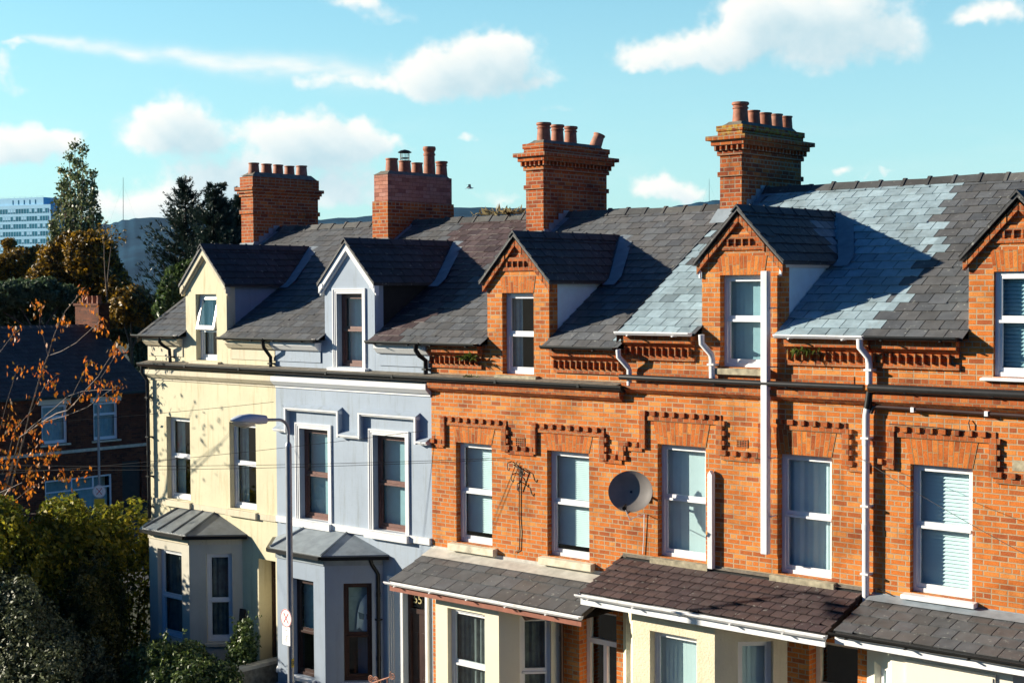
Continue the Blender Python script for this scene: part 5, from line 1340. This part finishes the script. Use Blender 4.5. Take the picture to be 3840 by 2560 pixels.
# ------------------------------------------------------------------ small growths and odd things
def tuft(name, label, cat, c, n, L, mat, seed, spread=.1, droop=.3, stem=True):
    T = empty(name, c, label, cat); rg = random.Random(seed); V = []; c = Vector(c)
    mb = MB()
    for k in range(n):
        d = Vector((rg.gauss(0, 1), rg.gauss(-.4, .8), rg.uniform(.1, 1.2))).normalized(); l = L * rg.uniform(.5, 1.2); o = c + Vector((rg.gauss(0, spread), rg.gauss(0, .02), 0))
        p1 = o + d * l * .5; p2 = o + d * l + Vector((0, 0, -droop * l)); sd = d.cross(Vector((rg.gauss(0, 1), rg.gauss(0, 1), rg.gauss(0, 1)))).normalized() * l * .11
        V.append([o, p1 + sd, p2, p1 - sd])
        if k % 4 == 0: mb.tube([o - Vector((0, 0, .03)), p1], .004, 4)
    mb.build('stem', M['bark'], T); quads('leaf', ML[mat], T, np.array([[tuple(q) for q in v] for v in V]))
tuft('wall_fern', 'green fern growing from the brick cornice beside the dark glass dormer', 'plant', (1.12, -.15, 7.36), 90, .20, 'fern', 5, .09)
tuft('wall_fern', 'straggly green weed hanging from the cornice under the white gutter', 'plant', (8.02, -.16, 7.66), 70, .15, 'fern', 6, .13, .9)
tuft('ridge_weed', 'dry pale weeds growing along the roof ridge behind the brick chimney', 'plant', (-1.6, 3.8, 10.22), 130, .24, 'straw', 7, .42, .1)
tuft('ledge_weed', 'small patch of grass on the ledge beneath the dark dormer', 'plant', (1.1, -.12, 7.03), 60, .08, 'fern', 8, .1)
m = MB(); q = Vector((1080, 432, 0)); p = at(1080, 432, 60); 
def gull():
    T = empty('gull', p, 'small white gull flying between two chimneys', 'bird'); m = MB()
    body = [(.0, -.20, 0), (.03, -.08, .02), (.05, .05, .02), (.0, .2, .01), (-.05, .05, .02), (-.03, -.08, .02)]
    i = len(m.v); m.v += [p + cR * a - cF * b * .3 + cU * c for a, b, c in [(-.17, 0, 0), (-.05, .04, .03), (.08, .03, .02), (.16, 0, .0), (.06, -.03, -.03), (-.06, -.03, -.03)]]; m.v += [p + cR * 0 + cF * .05, p - cF * .05]
    for j in range(6): m.f.append([i + j, i + (j + 1) % 6, i + 6]); m.f.append([i + (j + 1) % 6, i + j, i + 7])
    for s in (1, -1):
        k = len(m.v); m.v += [p + cR * .05, p - cR * .06, p - cR * .08 + cF * s * .2 + cU * .12, p + cR * .02 + cF * s * .2 + cU * .14, p - cR * .22 + cF * s * .42 - cU * (.02 if s > 0 else -.08)]
        m.f.append([k, k + 1, k + 2, k + 3]); m.f.append([k + 2, k + 3, k + 4])
    m.build('body', M['signwhite'], T)
gull()
T = empty('garden_wall', (-4.45, -1.6, 0), 'low rendered garden wall with pale coping between two front gardens', 'wall'); m = MB(); m.box(-4.53, -4.37, -3.2, -.03, 0, .9); m.build('wall', M['stone'], T); m = MB(); m.box(-4.57, -4.33, -3.24, -.03, .902, .97); m.build('coping', M['palestone'], T)
T = empty('leaning_board', (-5.62, -.05, 0), 'dark board standing against the wall beside the cream bay', 'board'); m = MB(); m.prism([(-5.86, -.16, .0), (-5.60, -.16, .0), (-5.60, -.05, 1.82), (-5.86, -.05, 1.82)], (0, .025, 0)); m.build('board', M['doorbrown'], T, bevel=.005); m = MB(); m.bar((-5.84, -.14, .9), (-5.62, -.14, .9), .02, .05); m.build('batten', M['brownwood'], T)
def railing():
    T = empty('iron_railing', (-.1, -1.5, 0), 'scrolled iron hand rail beside the steps of the blue house door', 'railing'); m = MB()
    A = Vector((-.95, -1.35, 1.18)); B = Vector((.22, -1.35, 1.62)); m.tube([A, A + Vector((.15, 0, .02)), B + Vector((-.25, 0, -.1)), B], .013, 8)
    for t in (.05, .95): q = A + (B - A) * t; m.tube([(q.x, q.y, 0), q], .012, 6)
    def scroll(c, r, s, s0=0):
        return [Vector((c[0] + s * r * (1 - k / 30) * math.cos(k * .42 + s0), -1.35, c[1] + r * (1 - k / 30) * math.sin(k * .42 + s0))) for k in range(27)]
    m.tube(scroll((-.28, 1.50), .075, 1), .009, 6); m.tube(scroll((-.13, 1.50), .075, -1), .009, 6); m.tube(scroll((.3, 1.66), .08, 1, 2), .009, 6)
    for k in range(6): q = A + (B - A) * (.15 + k * .13); m.tube([(q.x, -1.35, .3), (q.x, -1.35, q.z)], .007, 5)
    m.build('rail', M['potpale'], T, smooth=True)
    b = MB(); b.bar((-.95, -1.35, .32), (.22, -1.35, .45), .02, .02); b.build('lower_rail', M['potpale'], T)
railing()
# ------------------------------------------------------------------ far away: office block, hill, masts
def office():
    dp = 600; s = dp / FPX; o = at(116, 469, dp); u = Vector((cR.x, cR.y, 0)).normalized(); u = Vector((.955, .297, 0)).normalized(); n = Vector((u.y, -u.x, 0))
    T = empty('office_block', (o.x, o.y, 0), 'white office block with bands of blue windows in the distance', 'office building')
    fr = (o - Vector((0, 0, o.z)) - u * 45, u, -n); zt = o.z; m = MB(*fr)
    m.box(0, 45, 0, 16, 0, zt); wm_ = m
    m = MB(*fr); m.box(4, 45 - 4.6, 1.0, 12, zt, zt + 3.1); pr = m.build('rooftop_block', M['tower'], T)
    m = MB(*fr)
    for k in range(5): m.box(24 + k * 3.0, 24 + k * 3.0 + .3, .9, 1.0, zt + .4, zt + 2.2)
    m.build('rooftop_slot', M['towerglass'], pr)
    m = MB(*fr); m.box(4, 40.4, 1.0, 1.06, zt + 3.5, zt + 3.58)
    for k in range(13): m.box(4 + k * 3, 4.08 + k * 3, 1.0, 1.06, zt + 3.1, zt + 3.5)
    m.build('rooftop_rail', M['tower'], T)
    for f in range(9):
        z = zt - 3.4 - f * 3.12; m = MB(*fr); m.box(1, 43.6, -.06, .0, z, z + 1.9); b = m.build('window_band', M['towerglass'], T); m = wm_
        for k in range(31): m.box(1 + k * 1.42, 1.16 + k * 1.42, -.12, -.061, z, z + 1.9)
        for k in random.sample(range(30), 9): m.box(1.2 + k * 1.42, 2.3 + k * 1.42, -.1, -.061, z + .5, z + 1.8)
    wm_.build('wall', M['tower'], T)
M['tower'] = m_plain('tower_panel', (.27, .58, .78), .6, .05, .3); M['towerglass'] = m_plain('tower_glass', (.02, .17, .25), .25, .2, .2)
office()
def hill():
    prof = [(-1400, 560), (-600, 530), (-200, 520), (100, 515), (200, 512), (255, 512), (285, 503), (330, 497), (450, 498), (600, 501), (740, 501), (860, 493), (960, 482), (1060, 473), (1200, 476), (1400, 482), (1520, 476), (1600, 463), (1655, 456), (1750, 458), (2100, 500), (2600, 560), (3400, 640)]
    m = bpy.data.meshes.new('hill'); V = []; Fc = []; n = 14; pts = []
    for (a, b), (c, d) in zip(prof, prof[1:]):
        for k in range(6): t = k / 6; pts.append((a + (c - a) * t, b + (d - b) * t))
    for i, (x, y) in enumerate(pts):
        top = at(x, y + 1.2 * math.sin(i * 1.7), 1500)
        for j in range(n + 1):
            t = j / n; q = at(x, 784, 1500 - 800 * t); z = top.z * (1 - t) ** 1.4 + (6 * math.sin(i * .35 + j) * t * (1 - t)); V.append((q.x, q.y, z - 1.5))
        
    for i in range(len(pts) - 1):
        for j in range(n): a = i * (n + 1) + j; Fc.append((a, a + n + 1, a + n + 2, a + 1))
    m.from_pydata(V, [], Fc); t = NT('hill'); p = t.pos(); mp = t.n('ShaderNodeMapping'); t.put(mp.inputs[0], p); mp.inputs['Scale'].default_value = (.012, .012, .05)
    c = t.ramp(t.noise(mp.outputs[0], 1.1, 7, .7), [(.3, (.005, .028, .062)), (.5, (.010, .048, .095)), (.7, (.018, .075, .13))]); t.princ(c, .95, None, .1); m.materials.append(t.m)  # blue of the distant haze is put into the hill colours
    for f in m.polygons: f.use_smooth = True
    o = bpy.data.objects.new('hill', m); COL.objects.link(o); o['kind'] = 'structure'
hill()
def mast(px, pt, pb, label, r):
    b = at(px, pb + 6, 1490); a = at(px, pt, 1490); T = empty('radio_mast', b, label, 'mast', 'radio masts on the hill'); m = MB(); m.tube([b, a], r, 6, r * .6); m.build('mast', M['darkpipe'], T)
    w = MB()
    for s in (1, -1): w.tube([a - Vector((0, 0, (a.z - b.z) * .15)), b + cR * s * (a.z - b.z) * .3], .03, 3)
    w.build('guy_wire', M['darkpipe'], T)
mast(283, 408, 503, 'tall thin radio mast on the hill beyond the poplar', .34); mast(1629, 411, 460, 'short radio mast on the hill behind the brick roofs', .22)
# ------------------------------------------------------------------ unseen terrace behind the viewpoint, added to cut sky fill on the house fronts
def opposite():
    y0, x0, x1 = -22.4, -14.0, 46.0
    T = empty('added_terrace', (16, y0 - 4, 0), 'unseen brick terrace across the road, added to cut sky fill on the five houses', 'houses'); fr = ((x1, y0, 0), (-1, 0, 0), (0, -1, 0)); L = x1 - x0
    ops = []
    for k in range(13):
        for z in (.8, 4.0): ops.append((1.2 + k * 4.6, 2.3 + k * 4.6, z, z + 1.8)); ops.append((3.2 + k * 4.6, 4.1 + k * 4.6, z, z + 1.8))
    w = MB(*fr); wallgrid(w, 0, L, -.3, 7.4, ops, rev=.12)
    for u in (0, L): w.face([(u, 0, -.3), (u, 8, -.3), (u, 8, 7.4), (u, 4, 9.8), (u, 0, 7.4)])
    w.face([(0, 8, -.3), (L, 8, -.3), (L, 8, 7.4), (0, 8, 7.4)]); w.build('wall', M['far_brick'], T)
    for o in ops:
        f = MB(*fr); frame_box(f, *o, .07, .08, .12); f.box(o[0] + .07, o[1] - .07, .082, .118, o[2] + .88, o[2] + .94); f.face([(o[0], .1, o[2]), (o[1], .1, o[2]), (o[1], .1, o[3]), (o[0], .1, o[3])]); f.build('window', M['net'], T)
    r = MB(*fr); c = (.09, .09, .095)
    r.face([(0, -.2, 7.35), (L, -.2, 7.35), (L, 4, 9.85), (0, 4, 9.85)], col=c); r.face([(0, 4, 9.85), (L, 4, 9.85), (L, 8.2, 7.35), (0, 8.2, 7.35)], col=c); r.build('roof', M['slate'], T)
opposite()
# ------------------------------------------------------------------ ground
def sheet(name, x0, x1, y0, y1, z, mat):
    m = MB(); m.face([(x0, y0, z), (x1, y0, z), (x1, y1, z), (x0, y1, z)]); o = m.build(name, M[mat]); o['kind'] = 'structure'; return o
sheet('ground', -3500, 3500, -2500, 3500, -.02, 'earth')
sheet('road', -200, 200, -15, -6.6, -.012, 'asphalt'); sheet('side_street', -27, -17, -6.6, 120, -.008, 'asphalt')
m = MB(); m.box(-15, 60, -6.6, -3.6, -.3, .10); m.build('pavement', M['paving'])['kind'] = 'structure'
sheet('garden', -13.5, 30, -3.58, -.01, .0, 'earth')
# ------------------------------------------------------------------ light, sky, air, camera
SUN = Vector((-2.62, -1.6, .92)).normalized()       # towards the sun
el_ = math.asin(SUN.z); azi = math.atan2(SUN.x, SUN.y)   # azimuth from +Y towards +X
sd = bpy.data.lights.new('sun', 'SUN'); sd.energy = SUN_E; sd.angle = rad(.53); sd.color = (1.0, .90, .74)
so = bpy.data.objects.new('sun', sd); COL.objects.link(so); so.rotation_euler = SUN.to_track_quat('Z', 'Y').to_euler(); so.location = (0, 0, 60)
wd = bpy.data.worlds.new('World'); S.world = wd; wd.use_nodes = True
t = NT.__new__(NT); t.m = None; t.t = wd.node_tree; t.t.nodes.clear(); t.out = t.n('ShaderNodeOutputWorld')
sky = t.n('ShaderNodeTexSky', sky_type='NISHITA'); sky.sun_disc = False; sky.sun_elevation = el_; sky.sun_rotation = azi; sky.altitude = 50; sky.air_density = 1.0; sky.dust_density = .6; sky.ozone_density = 1.2
tc = t.n('ShaderNodeTexCoord'); d = tc.outputs['Generated']; sp = t.n('ShaderNodeSeparateXYZ', i0=d).outputs
az = t.math('MULTIPLY', t.math('ARCTAN2', sp[0], sp[1]), 57.2958); ele = t.math('MULTIPLY', t.math('ARCSINE', sp[2]), 57.2958)
def ang(px, py):
    v = (cF + cR * ((px - 1176) / FPX) - cU * ((py - 784) / FPX)).normalized(); return math.degrees(math.atan2(v.x, v.y)), math.degrees(math.asin(v.z))
DPP = 57.2958 / FPX
AZ0, AZ1, EL0, EL1 = -68.0, -16.0, -1.0, 19.0; NX, NY = 1560, 600
gx, gy = np.meshgrid(np.linspace(AZ0, AZ1, NX), np.linspace(EL0, EL1, NY))
def fbm(x, y, f, octv, seed, gain=.5):
    rg = np.random.default_rng(seed); out = np.zeros_like(x); amp = 1; tot = 0
    for o in range(octv):
        T = rg.random((256, 256)); X = x * f + 37.3 * o + 100; Y = y * f + 17.7 * o + 100
        xi = np.floor(X).astype(int); yi = np.floor(Y).astype(int); fx = X - xi; fy = Y - yi; fx = fx * fx * (3 - 2 * fx); fy = fy * fy * (3 - 2 * fy)
        a = T[yi % 256, xi % 256]; b = T[yi % 256, (xi + 1) % 256]; c = T[(yi + 1) % 256, xi % 256]; e = T[(yi + 1) % 256, (xi + 1) % 256]
        out += amp * ((a * (1 - fx) + b * fx) * (1 - fy) + (c * (1 - fx) + e * fx) * fy); tot += amp; amp *= gain; f *= 2.03
    return out / tot - .5
# cumulus: centre, half width, half height (bearings measured on the photograph), strength
BL = [(1085, 150, 126, 68, 1.15), (1140, 105, 78, 48, 1.15), (1000, 165, 72, 52, 1.05), (1190, 190, 70, 46, .8), (1250, 195, 46, 18, .5), (1060, 215, 110, 22, .45), (730, 178, 52, 34, .75), (810, 186, 90, 30, .55), (900, 195, 60, 26, .5),
  (1850, 70, 160, 66, .95), (1740, 55, 86, 58, .95), (1680, 85, 70, 50, .9), (1960, 100, 130, 62, .85), (2080, 90, 60, 50, .6), (1530, 128, 90, 42, .95), (1450, 148, 52, 30, .9), (1620, 125, 80, 40, .85), (1960, 150, 110, 26, .5), (1760, 10, 70, 40, .9), (1960, 0, 120, 50, .85),
  (405, 282, 84, 60, 1.2), (345, 318, 66, 46, 1.2), (440, 318, 80, 44, 1.05), (530, 332, 60, 20, .6), (705, 318, 84, 54, 1.2), (650, 328, 52, 52, 1.1), (765, 345, 80, 50, 1.0), (815, 325, 50, 32, .85), (880, 348, 62, 20, .85), (640, 378, 130, 20, .55),
  (60, 335, 92, 42, 1.15), (112, 316, 46, 28, 1.05), (10, 345, 70, 44, 1.15), (490, 430, 110, 48, 1.3), (420, 462, 100, 44, 1.2), (560, 440, 60, 40, .9), (380, 480, 60, 24, .8), (780, 440, 100, 50, 1.05), (700, 425, 80, 20, .5), (830, 470, 80, 24, .5), (230, 478, 100, 34, .8), (270, 462, 60, 16, .5),
  (1520, 422, 56, 32, 1.15), (1560, 442, 54, 24, .8), (1950, 396, 16, 12, .7), (1930, 405, 14, 16, .7), (1990, 404, 20, 10, .6), (2045, 398, 20, 12, .8), (2290, 26, 66, 32, .95), (2220, 40, 40, 18, .6), (830, 8, 80, 26, .9), (880, 40, 80, 18, .45), (0, 150, 28, 40, .8), (30, 100, 30, 9, .7), (1055, 316, 26, 12, .75), (1000, 328, 30, 8, .4), (1260, 262, 90, 14, .36), (2350, 370, 18, 32, .7), (1165, 440, 46, 18, .55), (1090, 452, 60, 14, .45), (20, 200, 40, 24, .5), (690, 52, 26, 9, .5), (590, 30, 24, 12, .3), (1170, 480, 40, 12, .4)]
wx = gx + 1.3 * fbm(gx, gy, .55, 4, 3) + .5 * fbm(gx, gy, 1.9, 3, 5); wy = gy + .95 * fbm(gx, gy, .6, 4, 4) + .4 * fbm(gx, gy, 1.9, 3, 6)
fld = np.zeros_like(gx)
for (px, py, rx, ry, k) in BL:
    a0, e0 = ang(px, py); cx = (wx - a0) / (rx * DPP * 1.2); cy = (wy - e0) / (ry * DPP * 1.2); cy = np.where(cy < 0, cy * 1.25, cy)
    fld = np.maximum(fld, 0) + k * np.exp(-1.25 * (cx * cx + cy * cy)) * (1 - .35 * np.clip(fld, 0, 1))
nz = fbm(gx, gy * 1.15, 1.1, 7, 11, .60)
dn = fld + nz * (.5 + .9 * np.clip(fld, 0, .6)) - .10
cvr = .96 * np.clip((dn - .19) / .80, 0, 1); cvr = cvr * cvr * (3 - 2 * cvr) * np.clip((fld - .08) / .25, 0, 1)
# light through the cloud: thickness met on the way to the sun (upper left)
thick = np.zeros_like(gx); px_az = (AZ1 - AZ0) / NX; px_el = (EL1 - EL0) / NY
for k in range(1, 11):
    sx = int(round(-.14 * k / px_az)); sy = int(round(.14 * k / px_el)); thick += np.roll(np.roll(np.clip(dn, 0, 1.2), -sx, 1), -sy, 0) * .1
lit = np.exp(-1.55 * np.clip(thick - .18, 0, 3)) + .25 * nz
# long thin streak of high cloud
(a0, e0), (a1, e1) = ang(20, 90), ang(1010, 196); L = math.hypot(a1 - a0, e1 - e0); ux, uy = (a1 - a0) / L, (e1 - e0) / L
u = ((gx - a0) * ux + (gy - e0) * uy) / L; v = -(gx - a0) * uy + (gy - e0) * ux + .5 * fbm(gx, gy, .7, 5, 21) - .1
wd_ = np.maximum(.10 + .52 * u, .07); st = np.exp(-1.2 * (v / wd_) ** 2) * np.clip(u / .06, 0, 1) * np.clip((1.05 - u) / .3, 0, 1) * np.clip(.62 + 1.0 * fbm(gx, gy * 3, .8, 4, 22), 0, .8)
st += .10 * np.clip(fbm(gx, gy * 3.2, .35, 5, 31) * 3, 0, 1) * np.clip((9 - gy) / 6, 0, 1)
lit = np.where(st > cvr, np.maximum(lit, .8), lit); cvr = np.maximum(cvr, st)
img = bpy.data.images.new('cloud_field', NX, NY, alpha=True, float_buffer=True); img.colorspace_settings.name = 'Non-Color'
buf = np.ones((NY, NX, 4), np.float32); buf[..., 0] = cvr; buf[..., 1] = np.clip(lit, 0, 1); buf[:, :3, 0] = 0; buf[:, -3:, 0] = 0; buf[:3, :, 0] = 0; buf[-3:, :, 0] = 0
img.pixels.foreach_set(buf.ravel()); img.update(); img.pack()
it = t.n('ShaderNodeTexImage', image=img, extension='CLIP', interpolation='Linear')
t.put(it.inputs[0], t.n('ShaderNodeCombineXYZ', i0=t.math('DIVIDE', t.math('SUBTRACT', az, AZ0), AZ1 - AZ0), i1=t.math('DIVIDE', t.math('SUBTRACT', ele, EL0), EL1 - EL0)).outputs[0])
ic = t.n('ShaderNodeSeparateColor', i0=it.outputs[0]).outputs
ccol = t.ramp(ic[1], [(.12, (.50, .70, .78)), (.45, (.80, .89, .90)), (.85, (1.0, .99, .94))])
base = t.mix(1, sky.outputs[0], SKY_TINT, 'MULTIPLY')
low = t.ramp(t.math('DIVIDE', ele, 14.0), [(0.0, .75), (.35, .48), (.8, 0.22), (1.0, 0.12)])
base = t.mix(low, base, tuple(c * CLOUD * 1.0 for c in (.58, .82, .91)))
base = t.mix(1, base, t.ramp(t.math('DIVIDE', ele, 90.0), [(0.0, 1.0), (.16, 1.0), (.42, (.17, .25, .38)), (1.0, (.12, .18, .30))]), 'MULTIPLY')
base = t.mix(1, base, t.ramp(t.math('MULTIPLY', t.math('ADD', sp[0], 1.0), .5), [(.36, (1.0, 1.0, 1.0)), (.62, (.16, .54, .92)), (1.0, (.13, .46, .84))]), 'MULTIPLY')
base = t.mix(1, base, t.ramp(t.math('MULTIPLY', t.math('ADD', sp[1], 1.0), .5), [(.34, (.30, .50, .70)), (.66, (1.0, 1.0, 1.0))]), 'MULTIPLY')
cl = t.mix(1, ccol, (CLOUD, CLOUD, CLOUD), 'MULTIPLY')
fin = t.mix(ic[0], base, cl)
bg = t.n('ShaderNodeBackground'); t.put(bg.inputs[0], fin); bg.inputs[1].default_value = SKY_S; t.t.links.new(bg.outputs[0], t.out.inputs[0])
if HAZE:
    m = MB(); m.box(-2600, 1500, -300, 2900, -1.02, 150); hz = m.build('haze', M['asphalt']); hz['kind'] = 'stuff'
    hm = bpy.data.materials.new('haze'); hm.use_nodes = True; nt = hm.node_tree; nt.nodes.clear(); o = nt.nodes.new('ShaderNodeOutputMaterial'); pv = nt.nodes.new('ShaderNodeVolumePrincipled'); pv.inputs['Density'].default_value = HAZE; pv.inputs['Color'].default_value = (.36, .72, 1.0, 1); pv.inputs['Anisotropy'].default_value = .2
    nt.links.new(pv.outputs[0], o.inputs['Volume']); hz.data.materials.clear(); hz.data.materials.append(hm)
cd = bpy.data.cameras.new('camera'); co = bpy.data.objects.new('camera', cd); COL.objects.link(co); S.camera = co
cd.sensor_fit = 'HORIZONTAL'; cd.sensor_width = 36; cd.lens = FPX / 2352 * 36; cd.clip_end = 8000; cd.clip_start = .3
co.matrix_world = Matrix(((cR.x, cU.x, -cF.x, CAM.x), (cR.y, cU.y, -cF.y, CAM.y), (cR.z, cU.z, -cF.z, CAM.z), (0, 0, 0, 1)))
S.view_settings.view_transform = 'Standard'; S.view_settings.look = 'None'; S.view_settings.exposure = EXPO; S.view_settings.gamma = 1
S.cycles.max_bounces = 6; S.cycles.diffuse_bounces = 3; S.cycles.transparent_max_bounces = 12; S.cycles.volume_bounces = 0
S.cycles.use_denoising = True
